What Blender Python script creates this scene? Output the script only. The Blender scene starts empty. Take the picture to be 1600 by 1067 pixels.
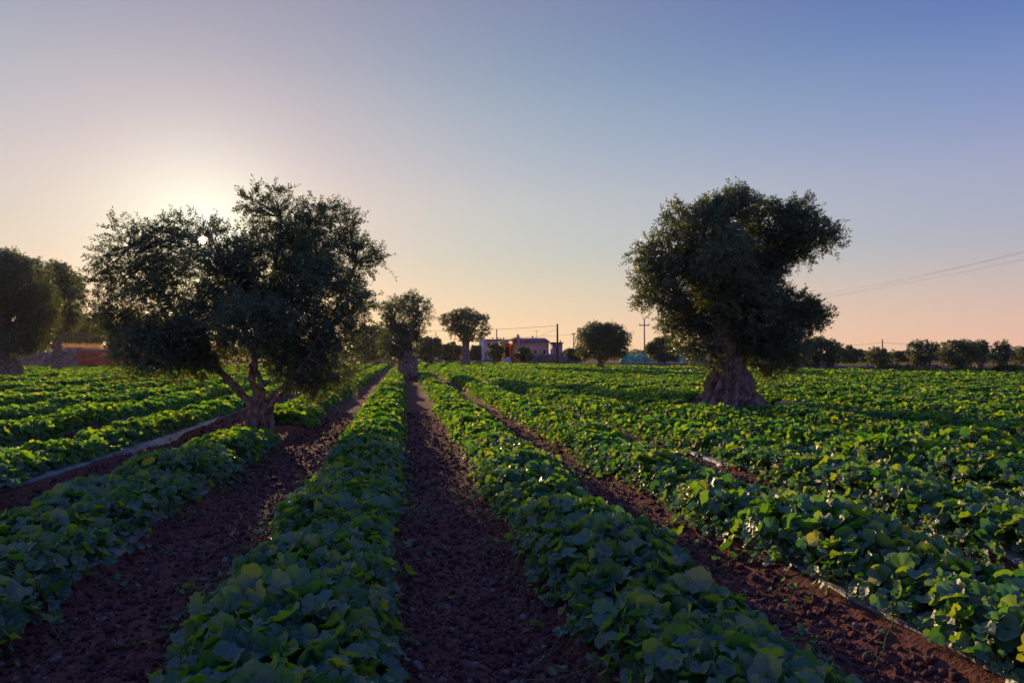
import bpy, math
import numpy as np
from mathutils import Vector, Matrix

# ------------------------------------------------------------------ camera
SC = bpy.context.scene
W_, H_, FPX = 1600.0, 1067.0, 1067.0          # photograph size, focal length in photograph pixels
CAM_H, YAW, PITCH = 1.5, math.radians(8.95), math.radians(1.154)
cam_d = bpy.data.cameras.new('camera'); cam = bpy.data.objects.new('camera', cam_d)
SC.collection.objects.link(cam); SC.camera = cam
cam_d.sensor_width = 36.0; cam_d.lens = 36.0 * FPX / W_
cam_d.clip_start = 0.05; cam_d.clip_end = 9000
cam.location = (0, 0, CAM_H)
cam.rotation_euler = (math.radians(90) + PITCH, 0, -YAW)
C0 = np.array([0, 0, CAM_H])
FW = np.array([math.sin(YAW)*math.cos(PITCH), math.cos(YAW)*math.cos(PITCH), math.sin(PITCH)])
RT = np.array([math.cos(YAW), -math.sin(YAW), 0.0])
UP = np.cross(RT, FW)
FH = np.array([math.sin(YAW), math.cos(YAW), 0.0])     # horizontal forward
def ray(px, py): return FW + RT*(px-W_/2)/FPX + UP*(H_/2-py)/FPX
def at(px, py, d): return C0 + ray(px, py)*d            # point at camera depth d
def ground(px, py):
    r = ray(px, py); return C0 + r*(CAM_H/-r[2])
def depth(p): return float(np.dot(np.asarray(p)-C0, FW))
def gbase(px, d):                                       # ground point in column px at depth d
    p = at(px, 555, d); p[2] = 0; return p

# ------------------------------------------------------------------ sky and sun
SUN = ray(317, 375); SUN = SUN/np.linalg.norm(SUN)
SUN_EL = math.asin(SUN[2]); SUN_AZ = math.atan2(SUN[0], SUN[1])
SUN_STRENGTH = 5.0
world = bpy.data.worlds.new('World'); SC.world = world; world.use_nodes = True
nt = world.node_tree; nt.nodes.clear()
def N(t, typ, **kw):
    n = t.nodes.new(typ)
    for k, v in kw.items():
        if k == 'inp':
            for a, b in v.items(): n.inputs[a].default_value = b
        else: setattr(n, k, v)
    return n
sky = N(nt, 'ShaderNodeTexSky', sky_type='NISHITA')
sky.sun_disc = False; sky.sun_elevation = SUN_EL; sky.sun_rotation = SUN_AZ
sky.altitude = 40; sky.air_density = 1.0; sky.dust_density = 1.4; sky.ozone_density = 2.2
# aureole of the low sun in humid air, added round the sun's direction
tc = N(nt, 'ShaderNodeTexCoord')
dot = N(nt, 'ShaderNodeVectorMath', operation='DOT_PRODUCT'); dot.inputs[1].default_value = tuple(SUN)
nrm = N(nt, 'ShaderNodeVectorMath', operation='NORMALIZE')
nt.links.new(tc.outputs['Generated'], nrm.inputs[0]); nt.links.new(nrm.outputs[0], dot.inputs[0])
def mth(t, op, a, b=None, c=None):
    n = N(t, 'ShaderNodeMath', operation=op)
    for i, v in enumerate((a, b, c)):
        if v is None: continue
        if isinstance(v, (int, float)): n.inputs[i].default_value = v
        else: t.links.new(v, n.inputs[i])
    return n.outputs[0]
def vmth(t, op, a, b=None, scale=None):
    n = N(t, 'ShaderNodeVectorMath', operation=op)
    for i, v in enumerate((a, b)):
        if v is None: continue
        if isinstance(v, tuple): n.inputs[i].default_value = v
        else: t.links.new(v, n.inputs[i])
    if scale is not None:
        if isinstance(scale, (int, float)): n.inputs['Scale'].default_value = scale
        else: t.links.new(scale, n.inputs['Scale'])
    return n.outputs[0]
d_ = mth(nt, 'MAXIMUM', dot.outputs['Value'], 0.0)
raw = sky.outputs[0]                                       # gentle shoulder, as the exposure-blended photograph has
den = vmth(nt, 'ADD', vmth(nt, 'SCALE', raw, scale=.35), (1., 1., 1.))
col = vmth(nt, 'SCALE', vmth(nt, 'DIVIDE', raw, den), scale=.025)
sep = N(nt, 'ShaderNodeSeparateXYZ'); nt.links.new(nrm.outputs[0], sep.inputs[0])
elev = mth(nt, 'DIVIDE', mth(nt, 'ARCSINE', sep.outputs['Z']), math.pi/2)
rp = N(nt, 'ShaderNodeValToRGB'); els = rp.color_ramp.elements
BANDS = [(0, (.765, .422, .343)), (7, (.41, .368, .465)), (14, (.250, .280, .518)), (22, (.068, .142, .455)), (32, (.018, .035, .38)), (48, (.06, .13, .52)), (90, (.13, .25, .72))]  # overhead bands, out of view, made brighter than natural to lift the shadows
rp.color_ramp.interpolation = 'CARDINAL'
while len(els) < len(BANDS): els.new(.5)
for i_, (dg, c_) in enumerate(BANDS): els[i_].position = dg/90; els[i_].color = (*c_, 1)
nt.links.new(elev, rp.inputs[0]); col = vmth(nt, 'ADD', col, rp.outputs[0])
for e, c in [(2., (.225, .248, 0.)), (6., (.025, 0., 0.)), (25., (.240, .03, 0.)), (160., (.257, .408, .276)), (1500., (.20, .22, .30))]:
    col = vmth(nt, 'ADD', col, vmth(nt, 'SCALE', c, scale=mth(nt, 'POWER', d_, e)))
disc = mth(nt, 'GREATER_THAN', dot.outputs['Value'], math.cos(math.radians(0.46)))
col = vmth(nt, 'ADD', col, vmth(nt, 'SCALE', (2.4, 1.0, .1), scale=disc))
core = mth(nt, 'GREATER_THAN', dot.outputs['Value'], math.cos(math.radians(0.32)))
col = vmth(nt, 'ADD', col, vmth(nt, 'SCALE', (4., 3.4, 2.6), scale=core))
bg = N(nt, 'ShaderNodeBackground'); bg.inputs['Strength'].default_value = 1.0
out = N(nt, 'ShaderNodeOutputWorld')
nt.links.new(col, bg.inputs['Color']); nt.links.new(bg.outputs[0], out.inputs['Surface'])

sun_d = bpy.data.lights.new('sun', 'SUN'); sun_o = bpy.data.objects.new('sun', sun_d)
SC.collection.objects.link(sun_o)
sun_d.energy = SUN_STRENGTH; sun_d.angle = math.radians(0.53); sun_d.color = (1.0, 0.66, 0.34)
sun_o.rotation_euler = Vector(SUN).to_track_quat('Z', 'Y').to_euler()
sun_o.location = (-30, 60, 30)
SC.view_settings.view_transform = 'Standard'; SC.view_settings.look = 'None'
SC.view_settings.exposure = 0.0; SC.view_settings.gamma = 1.0
SC.cycles.max_bounces = 6; SC.cycles.diffuse_bounces = 3; SC.cycles.transmission_bounces = 4
SC.cycles.glossy_bounces = 2; SC.cycles.transparent_max_bounces = 6; SC.cycles.sample_clamp_indirect = 4

rng = np.random.default_rng(7)

# ------------------------------------------------------------------ helpers
def tag(o, label=None, cat=None, group=None, kind=None):
    if label: o['label'] = label
    if cat: o['category'] = cat
    if group: o['group'] = group
    if kind: o['kind'] = kind
    return o
def empty(name, loc, rz=0.0):
    o = bpy.data.objects.new(name, None); SC.collection.objects.link(o)
    o.location = tuple(loc); o.rotation_euler = (0, 0, rz); o.empty_display_size = 0.3
    return o

class MB:
    """collects vertices and faces (tri and quad blocks) and links them as ONE mesh"""
    def __init__(s): s.v = []; s.f = []; s.n = 0; s.a = []; s.m = []
    def add(s, v, f, att=None, mi=0):
        v = np.asarray(v, float).reshape(-1, 3); f = np.asarray(f, int)
        s.v.append(v); s.f.append(f + s.n); s.n += len(v)
        s.a.append(np.zeros(len(v)) if att is None else att); s.m.append(mi)
        return s
    def box(s, x0, x1, y0, y1, z0, z1, mi=0):
        v = [(x, y, z) for x in (x0, x1) for y in (y0, y1) for z in (z0, z1)]
        f = [(0, 1, 3, 2), (4, 6, 7, 5), (0, 4, 5, 1), (2, 3, 7, 6), (0, 2, 6, 4), (1, 5, 7, 3)]
        return s.add(v, f, mi=mi)
    def tube(s, pts, rad, sides=8, cap=True, jit=0.0, mi=0):
        pts = np.asarray(pts, float); n = len(pts); rad = np.broadcast_to(rad, (n,))
        t = np.gradient(pts, axis=0); t /= np.linalg.norm(t, axis=1)[:, None] + 1e-9
        ref = np.array([0, 0, 1.0]) if abs(t[:, 2]).mean() < .8 else np.array([1.0, 0, 0])
        a = np.cross(t, ref); a /= np.linalg.norm(a, axis=1)[:, None] + 1e-9
        b = np.cross(t, a)
        th = np.arange(sides)*2*math.pi/sides
        r = rad[:, None]*(1 + jit*(rng.random((n, sides))-.5))
        v = pts[:, None, :] + r[..., None]*(np.cos(th)[None, :, None]*a[:, None, :] + np.sin(th)[None, :, None]*b[:, None, :])
        i = np.arange(n-1)[:, None]*sides; j = np.arange(sides)[None, :]; k = (j+1) % sides
        f = np.stack([i+j, i+k, i+sides+k, i+sides+j], -1).reshape(-1, 4)
        s.add(v.reshape(-1, 3), f, mi=mi)
        if cap and sides > 2:
            base = s.n - n*sides
            for ring in (0, n-1):
                idx = list(range(base+ring*sides, base+(ring+1)*sides))
                if ring == 0: idx = idx[::-1]
                s.f.append(np.array([idx])); s.m.append(mi)
        return s
    def inst(s, tv, tf, pos, ax, sc, att=None, mi=0):
        """N copies of template (tv, tf): pos (N,3), ax (N,3,3) rows = local axes, sc (N,) or (N,3)"""
        n, m = len(pos), len(tv)
        if n == 0: return s
        sc = np.asarray(sc, float)
        if sc.ndim == 1: sc = np.repeat(sc[:, None], 3, 1)
        v = np.einsum('nmk,nkj->nmj', tv[None]*sc[:, None, :], ax) + pos[:, None, :]
        f = (tf[None] + (np.arange(n)*m)[:, None, None]).reshape(-1, tf.shape[1])
        return s.add(v.reshape(-1, 3), f, None if att is None else np.tile(att, n), mi)
    def build(s, name, mats, parent=None, smooth=False, att=None, off=(0, 0, 0)):
        V = np.concatenate(s.v) - np.asarray(off, float)
        me = bpy.data.meshes.new(name)
        me.vertices.add(len(V)); me.vertices.foreach_set('co', V.astype(np.float32).ravel())
        loops = np.concatenate([f.ravel() for f in s.f])
        tot = np.concatenate([np.full(len(f), f.shape[1]) for f in s.f])
        me.loops.add(len(loops)); me.loops.foreach_set('vertex_index', loops.astype(np.int32))
        me.polygons.add(len(tot))
        st = np.concatenate([[0], np.cumsum(tot)[:-1]])
        me.polygons.foreach_set('loop_start', st.astype(np.int32))
        if smooth: me.polygons.foreach_set('use_smooth', np.ones(len(tot), bool))
        mats = mats if isinstance(mats, (list, tuple)) else [mats]
        for m in mats: me.materials.append(m)
        if len(mats) > 1 and len(s.m) == len(s.f):
            mi = np.concatenate([np.full(len(f), k) for f, k in zip(s.f, s.m)])
            me.polygons.foreach_set('material_index', mi.astype(np.int32))
        me.update(calc_edges=True); me.validate()
        if att:
            A = me.attributes.new(att, 'FLOAT', 'POINT'); A.data.foreach_set('value', np.concatenate(s.a).astype(np.float32))
        o = bpy.data.objects.new(name, me); SC.collection.objects.link(o)
        if parent is not None: o.parent = parent
        return o

def hash3(i, j, k, seed=0):
    n = (i.astype(np.int64)*73856093) ^ (j.astype(np.int64)*19349663) ^ (k.astype(np.int64)*83492791) ^ (seed*2654435761)
    n = (n ^ (n >> 13)) * 1274126177 & 0x7fffffff
    n = (n ^ (n >> 16)) * 668265263 & 0x7fffffff
    return (n & 0xffffff)/float(0xffffff)
def vnoise(p, seed=0):
    p = np.asarray(p, float); i = np.floor(p).astype(np.int64); f = p - i; f = f*f*(3-2*f)
    r = 0
    for a in (0, 1):
        for b in (0, 1):
            for c in (0, 1):
                w = (f[..., 0] if a else 1-f[..., 0])*(f[..., 1] if b else 1-f[..., 1])*(f[..., 2] if c else 1-f[..., 2])
                r = r + w*hash3(i[..., 0]+a, i[..., 1]+b, i[..., 2]+c, seed)
    return r*2-1
def fbm(p, oct=4, seed=0, gain=.5):
    s, a, r = 1.0, 1.0, 0
    for o in range(oct):
        r = r + a*vnoise(np.asarray(p)*s, seed+o*17); s *= 2.03; a *= gain
    return r
def n2(x, y, sc=1.0, seed=0, oct=3):
    x = np.asarray(x, float); y = np.asarray(y, float); x, y = np.broadcast_arrays(x, y)
    return fbm(np.stack([x*sc, y*sc, np.full(x.shape, seed*3.7+.5)], -1), oct, seed)
def unit(v): return v/(np.linalg.norm(v, axis=-1, keepdims=True)+1e-9)
def frames(nv, spin=None):
    """axes (N,3,3): row2 = normal nv, row1 = heading"""
    r = unit(rng.normal(size=nv.shape)) if spin is None else spin
    x = unit(np.cross(r, nv)); y = np.cross(nv, x)
    return np.stack([x, y, nv], 1)

# ------------------------------------------------------------------ materials
def new_mat(name):
    m = bpy.data.materials.new(name); m.use_nodes = True; t = m.node_tree; t.nodes.clear()
    o = N(t, 'ShaderNodeOutputMaterial'); return m, t, o
def ramp(t, fac, stops):
    r = N(t, 'ShaderNodeValToRGB'); e = r.color_ramp.elements
    while len(e) < len(stops): e.new(0.5)
    for k, (p, c) in enumerate(stops): e[k].position = p; e[k].color = (*c, 1)
    t.links.new(fac, r.inputs[0]); return r.outputs[0]
def noise(t, scale, detail=4, rough=.55, vec=None, dist=0.0):
    n = N(t, 'ShaderNodeTexNoise'); n.inputs['Scale'].default_value = scale; n.inputs['Detail'].default_value = detail
    n.inputs['Roughness'].default_value = rough; n.inputs['Distortion'].default_value = dist
    if vec is None: vec = N(t, 'ShaderNodeTexCoord').outputs['Object']
    t.links.new(vec, n.inputs['Vector']); return n.outputs['Fac']
def mixc(t, fac, a, b, mode='MIX'):
    n = N(t, 'ShaderNodeMix', data_type='RGBA', blend_type=mode)
    for s, v in ((n.inputs[0], fac), (n.inputs[6], a), (n.inputs[7], b)):
        if isinstance(v, (int, float)): s.default_value = v
        elif isinstance(v, tuple): s.default_value = (*v, 1)
        else: t.links.new(v, s)
    return n.outputs[2]
def rough_mat(name, stops, scale=6, rough=.9, bump=.4, bscale=30, spec=.3, detail=6, dist=.02, extra=None):
    m, t, o = new_mat(name)
    c = ramp(t, noise(t, scale, detail), stops)
    if extra: c = extra(t, c)
    p = N(t, 'ShaderNodeBsdfPrincipled'); t.links.new(c, p.inputs['Base Color'])
    p.inputs['Roughness'].default_value = rough; p.inputs['Specular IOR Level'].default_value = spec
    if bump:
        b = N(t, 'ShaderNodeBump'); b.inputs['Strength'].default_value = bump; b.inputs['Distance'].default_value = dist
        t.links.new(noise(t, bscale, 5), b.inputs['Height']); t.links.new(b.outputs[0], p.inputs['Normal'])
    t.links.new(p.outputs[0], o.inputs[0]); return m
def leaf_mat(name, stops, trans, tfac, rough=.45, spec=.5, vein=None, back=None, bump=0):
    m, t, o = new_mat(name)
    g = N(t, 'ShaderNodeNewGeometry')
    c = ramp(t, g.outputs['Random Per Island'], stops)
    if vein:
        at_ = N(t, 'ShaderNodeAttribute', attribute_name='vein')
        v = mth(t, 'POWER', at_.outputs['Fac'], 5.0)
        c = mixc(t, mth(t, 'MULTIPLY', v, .7), c, vein)
    if back: c = mixc(t, g.outputs['Backfacing'], c, back)
    p = N(t, 'ShaderNodeBsdfPrincipled'); t.links.new(c, p.inputs['Base Color'])
    p.inputs['Roughness'].default_value = rough; p.inputs['Specular IOR Level'].default_value = spec
    if bump:
        b = N(t, 'ShaderNodeBump'); b.inputs['Strength'].default_value = bump; b.inputs['Distance'].default_value = .004
        t.links.new(noise(t, 90, 3), b.inputs['Height']); t.links.new(b.outputs[0], p.inputs['Normal'])
    tr = N(t, 'ShaderNodeBsdfTranslucent')
    tcx = ramp(t, g.outputs['Random Per Island'], trans); t.links.new(tcx, tr.inputs['Color'])
    mx = N(t, 'ShaderNodeMixShader'); mx.inputs[0].default_value = tfac
    t.links.new(p.outputs[0], mx.inputs[1]); t.links.new(tr.outputs[0], mx.inputs[2])
    t.links.new(mx.outputs[0], o.inputs[0]); return m

SOIL = [(.25, (.055, .018, .015)), (.5, (.155, .053, .036)), (.7, (.25, .10, .07)), (.85, (.34, .18, .15))]
def soil_extra(t, c):
    big = noise(t, .35, 3)
    return mixc(t, mth(t, 'MULTIPLY', big, .5), c, (.17, .072, .060))
M = {}
M['soil'] = rough_mat('soil', SOIL, 14, .95, 1.0, 40, .15, 10, .04, soil_extra)
def clod_mat():
    m, t, o = new_mat('clod')
    g = N(t, 'ShaderNodeNewGeometry')
    c = ramp(t, g.outputs['Random Per Island'], [(0, (.055, .020, .018)), (.55, (.13, .054, .045)), (.90, (.20, .10, .08)), (.98, (.34, .25, .23))])
    c = mixc(t, noise(t, 60, 3), c, (.08, .034, .030))
    p = N(t, 'ShaderNodeBsdfPrincipled'); t.links.new(c, p.inputs['Base Color']); p.inputs['Roughness'].default_value = .95
    p.inputs['Specular IOR Level'].default_value = .15
    t.links.new(p.outputs[0], o.inputs[0]); return m
M['clod'] = clod_mat()
M['film'] = rough_mat('mulch_film', [(.3, (.07, .065, .07)), (.5, (.18, .18, .20)), (.75, (.34, .34, .38))], 3.5, .5, .8, 14, .4, 6, .02)
M['melon'] = leaf_mat('melon_leaf', [(0, (.010, .042, .048)), (.5, (.016, .060, .066)), (.85, (.030, .092, .068)), (.985, (.06, .13, .05)), (1, (.30, .22, .08))],
                      [(0, (.06, .28, .006)), (.5, (.24, .56, .006)), (.9, (.52, .76, .012)), (1, (.76, .74, .03))], .33, .42, .7, vein=(.18, .30, .24), back=(.06, .13, .08), bump=.7)
M['melon_far'] = leaf_mat('melon_leaf_far', [(0, (.010, .042, .048)), (.5, (.016, .060, .066)), (.85, (.030, .092, .068)), (.985, (.06, .13, .05)), (1, (.30, .22, .08))],
                          [(0, (.06, .28, .006)), (.5, (.24, .56, .006)), (.9, (.52, .76, .012)), (1, (.76, .74, .03))], .47, .58, .26, back=(.06, .13, .08))
M['stem'] = leaf_mat('melon_stem', [(0, (.07, .12, .03)), (1, (.16, .20, .06))], [(0, (.3, .4, .05)), (1, (.5, .5, .08))], .3, .7, .15)
M['olive'] = leaf_mat('olive_leaf', [(0, (.030, .060, .048)), (.6, (.058, .102, .075)), (1, (.15, .20, .13))],
                      [(0, (.12, .18, .02)), (.8, (.26, .32, .03)), (1, (.60, .48, .05))], .30, .45, .45, back=(.085, .14, .11))
M['scrub'] = leaf_mat('scrub_leaf', [(0, (.04, .05, .02)), (.6, (.08, .08, .03)), (1, (.15, .12, .05))],
                      [(0, (.15, .15, .02)), (1, (.4, .32, .06))], .35, .6, .3)
M['straw'] = leaf_mat('dry_grass', [(0, (.25, .17, .08)), (1, (.45, .33, .17))], [(0, (.45, .26, .08)), (1, (.7, .42, .15))], .5, .6, .3)
M['bark'] = rough_mat('olive_bark', [(.3, (.09, .055, .045)), (.5, (.25, .175, .145)), (.7, (.44, .33, .28))], 7, .92, 1.0, 22, .2, 8, .05)
M['stone'] = rough_mat('dry_stone', [(.3, (.16, .12, .125)), (.5, (.32, .25, .25)), (.75, (.50, .42, .41))], 1.6, .92, .5, 9, .2, 8, .05)
M['tank'] = rough_mat('red_render', [(.3, (.34, .06, .045)), (.55, (.56, .11, .07)), (.8, (.68, .20, .13))], 1.1, .9, .3, 8, .2, 8)
M['salmon'] = rough_mat('salmon_plaster', [(.3, (.55, .26, .22)), (.6, (.66, .34, .29)), (.8, (.72, .40, .35))], 1.2, .9, .15, 6, .2)
M['orange'] = rough_mat('sunlit_plaster', [(.3, (.72, .26, .10)), (.7, (.86, .35, .13))], 1.2, .9, .15, 6, .2)  # orange of the low sunlight put into the porch plaster colour
M['pale'] = rough_mat('pale_plaster', [(.3, (.58, .50, .50)), (.6, (.70, .62, .61)), (.8, (.78, .71, .69))], 1.0, .9, .15, 6, .2)
M['grey'] = rough_mat('grey_plaster', [(.3, (.30, .27, .30)), (.7, (.45, .41, .44))], 1.0, .9, .15, 6, .2)
M['rooftile'] = rough_mat('roof_tiles', [(.3, (.13, .085, .10)), (.7, (.24, .16, .17))], 2.0, .85, .5, 8, .3)
M['dark'] = rough_mat('dark_opening', [(.3, (.018, .016, .022)), (.7, (.03, .028, .036))], 2.0, .5, 0, 8, .5)
M['pole'] = rough_mat('pole_wood', [(.3, (.045, .03, .028)), (.7, (.09, .062, .055))], 5.0, .85, .3, 30, .2)
M['concrete'] = rough_mat('pole_concrete', [(.3, (.20, .17, .16)), (.7, (.30, .26, .25))], 5.0, .85, .3, 30, .2)
M['metal'] = rough_mat('wire_metal', [(.3, (.05, .05, .055)), (.7, (.09, .09, .10))], 5.0, .5, 0, 30, .5)
M['net'] = rough_mat('teal_net', [(.3, (.015, .16, .08)), (.5, (.04, .30, .16)), (.72, (.22, .52, .34))], 1.5, .6, .8, 5, .4, 6, .08)
M['track'] = rough_mat('track_dirt', [(.3, (.13, .085, .08)), (.7, (.24, .17, .16))], 1.2, .95, .6, 12, .15, 8, .04)
M['far_field'] = rough_mat('far_field', [(.3, (.12, .11, .035)), (.6, (.20, .17, .05)), (.8, (.26, .20, .08))], .6, .95, .6, 6, .15, 8, .06)
M['wood'] = rough_mat('cut_wood', [(.3, (.35, .22, .16)), (.7, (.52, .36, .28))], 6, .8, .3, 30, .3)
M['blue'] = rough_mat('blue_tarp', [(.3, (.05, .06, .18)), (.7, (.12, .14, .32))], 3, .5, .4, 8, .4)

# ------------------------------------------------------------------ field layout
ROW_X = {-3: -6.35, -2: -4.38, -1: -2.43, 0: -.52, 1: 1.27, 2: 2.87, 3: 4.58}
def xc(k):
    k = int(k); return ROW_X[k] if k in ROW_X else (ROW_X[3]+1.70*(k-3) if k > 3 else ROW_X[-3]+1.97*(k+3))
KS = np.arange(-60, 90); XS = np.array([xc(k) for k in KS]); XM = (XS[1:]+XS[:-1])/2
EDGE = np.array([ground(px, py) for px, py in [(-300, 577), (0, 578), (250, 577), (420, 574), (560, 570.5), (700, 568.5), (800, 571.5), (900, 574.5), (1000, 577), (1100, 579.5), (1300, 584), (1600, 590.5), (2100, 600)]])
def ymax(x): return np.interp(x, EDGE[:, 0], EDGE[:, 1])
TRUNKS = []       # (x, y, r) kept free of plants
def row_u(x):
    i = np.searchsorted(XM, x); return x-XS[i], KS[i]
def bed(u):
    a = np.clip((0.54-np.abs(u))/0.18, 0, 1); return a*a*(3-2*a)
def gz(x, y, detail=True):
    u, k = row_u(x)
    infield = np.clip((ymax(x)-y)/1.5, 0, 1)*np.clip((60-np.hypot(x, y))/15, 0, 1)
    b = bed(u)
    z = b*0.10
    if detail:
        r = np.hypot(x, y)
        z = z + n2(x, y, 1.1, 3, 2)*.012
        fine = n2(x, y, 9, 5, 3)*.016 + np.abs(n2(x, y, 22, 9, 2))*.016
        z = z + fine*np.clip((30-r)/18, 0, 1)*(1-.85*b)
        # wheel ruts at the sides of each furrow
        z = z - .02*np.exp(-((np.abs(u)-.66)/.06)**2)
    return z*infield

T_LEFT = ground(405, 681); T_RIGHT = ground(1141, 649); T_MID = ground(637, 593); T_MID2 = ground(728, 577); T_938 = ground(938, 581); T_EDGE = ground(12, 597)
TRUNKS += [(*T_LEFT[:2], .50), (*T_RIGHT[:2], 1.35), (*T_MID[:2], 1.1), (*T_MID2[:2], .7), (*T_938[:2], .8), (*T_EDGE[:2], 1.4)]

# ground: one sheet, fine where the camera stands, reaching the horizon
def make_ground():
    az = np.concatenate([np.arange(-180, -44, 6.0), np.arange(-44, 62, .24), np.arange(62, 180, 6.0)])
    az = np.radians(az); n = len(az)
    r = [1.0]
    while r[-1] < 4500:
        r.append(r[-1]*(1.0075 if r[-1] < 60 else 1.03 if r[-1] < 300 else 1.2))
    r = np.array(r); X = r[:, None]*np.sin(az)[None]; Y = r[:, None]*np.cos(az)[None]
    Z = gz(X, Y)
    v = np.stack([X, Y, Z], -1).reshape(-1, 3)
    i = np.arange(len(r)-1)[:, None]*n; j = np.arange(n)[None]; k = (j+1) % n
    f = np.stack([i+j, i+k, i+n+k, i+n+j], -1).reshape(-1, 4)[:, ::-1]
    b = MB().add(v, f); c = b.n; b.add([(0, 0, 0)], np.zeros((0, 4), int))
    tri = np.stack([np.full(n, c), np.arange(n), (np.arange(n)+1) % n], -1)
    b.f.append(tri[:, ::-1]); b.m.append(0)
    b.f = [x for x in b.f if len(x)]; b.m = [0]*len(b.f)
    return tag(b.build('ground', M['soil'], smooth=True), kind='structure')
make_ground()

# soil clods and pebbles in the furrows
def make_clods():
    t = (1+5**.5)/2
    iv = unit(np.array([(-1, t, 0), (1, t, 0), (-1, -t, 0), (1, -t, 0), (0, -1, t), (0, 1, t), (0, -1, -t), (0, 1, -t), (t, 0, -1), (t, 0, 1), (-t, 0, -1), (-t, 0, 1)], float))
    fi = np.array([(0, 11, 5), (0, 5, 1), (0, 1, 7), (0, 7, 10), (0, 10, 11), (1, 5, 9), (5, 11, 4), (11, 10, 2), (10, 7, 6), (7, 1, 8), (3, 9, 4), (3, 4, 2), (3, 2, 6), (3, 6, 8), (3, 8, 9), (4, 9, 5), (2, 4, 11), (6, 2, 10), (8, 6, 7), (9, 8, 1)])
    b = MB(); n = 90000
    r = 2.4 + 16*rng.random(n)**1.4; a = np.radians(rng.uniform(-33, 52, n))
    x = r*np.sin(a); y = r*np.cos(a); u, k = row_u(x)
    keep = (np.abs(u) > .42); x, y = x[keep], y[keep]; n = len(x)
    s = np.clip(rng.lognormal(math.log(.0085), .55, n), .004, .024)*(1+ .25*(np.hypot(x, y) > 8))
    z = gz(x, y) + s*.25
    for q in range(5):
        tv = iv*(1+.35*(rng.random((12, 1))-.5)*2)
        m = (np.arange(n) % 5) == q
        nv = unit(rng.normal(size=(m.sum(), 3)))
        sc = s[m][:, None]*rng.uniform(.65, 1.3, (m.sum(), 3))
        b.inst(tv, fi, np.stack([x, y, z], 1)[m], frames(nv), sc)
    tag(b.build('soil_clods', M['clod']), 'dark reddish clods and small stones littering the bare furrows', 'soil clods', kind='stuff')
make_clods()

# ------------------------------------------------------------------ melon leaves
def leaf_hi(seed):
    g = np.random.default_rng(seed)
    half = [(15, 1.0, .25), (31, .93, 0), (47, .97, .25), (62, 1.0, 1), (78, .96, .25), (94, .88, 0), (110, .91, .25), (125, .92, 1), (145, .86, .25), (165, .70, 0)]
    A = [(0, 1.03, 1)] + half + [(180, .22, 0)] + [(-a, r, v) for a, r, v in half[::-1]]
    A = np.array(A); th = np.radians(A[:, 0]); R = A[:, 1]*(1+.045*g.normal(size=len(A))); ve = A[:, 2]
    n = len(A); V = [(0, 0, 0)]; at_ = [1.0]
    cup = g.uniform(-.25, .38); fold = g.uniform(.05, .45); ph = g.uniform(0, 6)
    for q, s in enumerate((.38, .72, 1.0)):
        for i in range(n):
            r = R[i]*s; x = r*math.sin(th[i]); y = r*math.cos(th[i])
            z = cup*r*r + fold*abs(x)*.6 + .20*r*(1-ve[i])*(1.3-s*.5) + (.12*math.sin(3*th[i]+ph)+.07*math.sin(7*th[i]+2*ph))*s**3
            V.append((x, y, z)); at_.append(ve[i]*(1-.35*s))
    F4 = []; F3 = []
    for i in range(n):
        j = (i+1) % n; F3.append((0, 1+j, 1+i))
        for q in (0, 1): F4.append((1+q*n+i, 1+q*n+j, 1+(q+1)*n+j, 1+(q+1)*n+i))
    V = np.array(V); V[:, 1] += .1
    F4 = [(a, b, d, c) if False else (d, c, b, a)[::-1] for a, b, c, d in F4]
    return V, np.array(F3)[:, ::-1], np.array(F4)[:, ::-1], np.array(at_)
def leaf_mid(seed):
    g = np.random.default_rng(seed)
    A = np.array([(0, 1.0), (35, .92), (62, 1.0), (94, .88), (125, .92), (160, .74), (180, .3), (-160, .74), (-125, .92), (-94, .88), (-62, 1.0), (-35, .92)])
    th = np.radians(A[:, 0]); cup = g.uniform(-.1, .4); fold = g.uniform(0, .4)
    R = A[:, 1]*(1+.08*g.normal(size=12)); x = R*np.sin(th); y = R*np.cos(th)
    z = cup*R*R + fold*np.abs(x)*.6 + .12*g.normal(size=12)
    V = np.concatenate([[(0, 0, 0)], np.stack([x, y, z], 1)]); n = 12
    F = np.array([(0, 1+(i+1) % n, 1+i) for i in range(n)])[:, ::-1]
    return V, F
def leaf_lo(seed):
    g = np.random.default_rng(seed)
    V = np.array([(0, 0, 0), (0, 1, .1), (.85, .25, .2), (.6, -.7, .1), (-.6, -.7, .1), (-.85, .25, .2)]) + g.normal(size=(6, 3))*.1
    return V, np.array([(0, 1+i, 1+(i+1) % 5) for i in range(5)])[:, ::-1]
HI = [leaf_hi(s) for s in range(9)]; MID = [leaf_mid(s) for s in range(6)]; LO = [leaf_lo(s) for s in range(4)]

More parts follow.
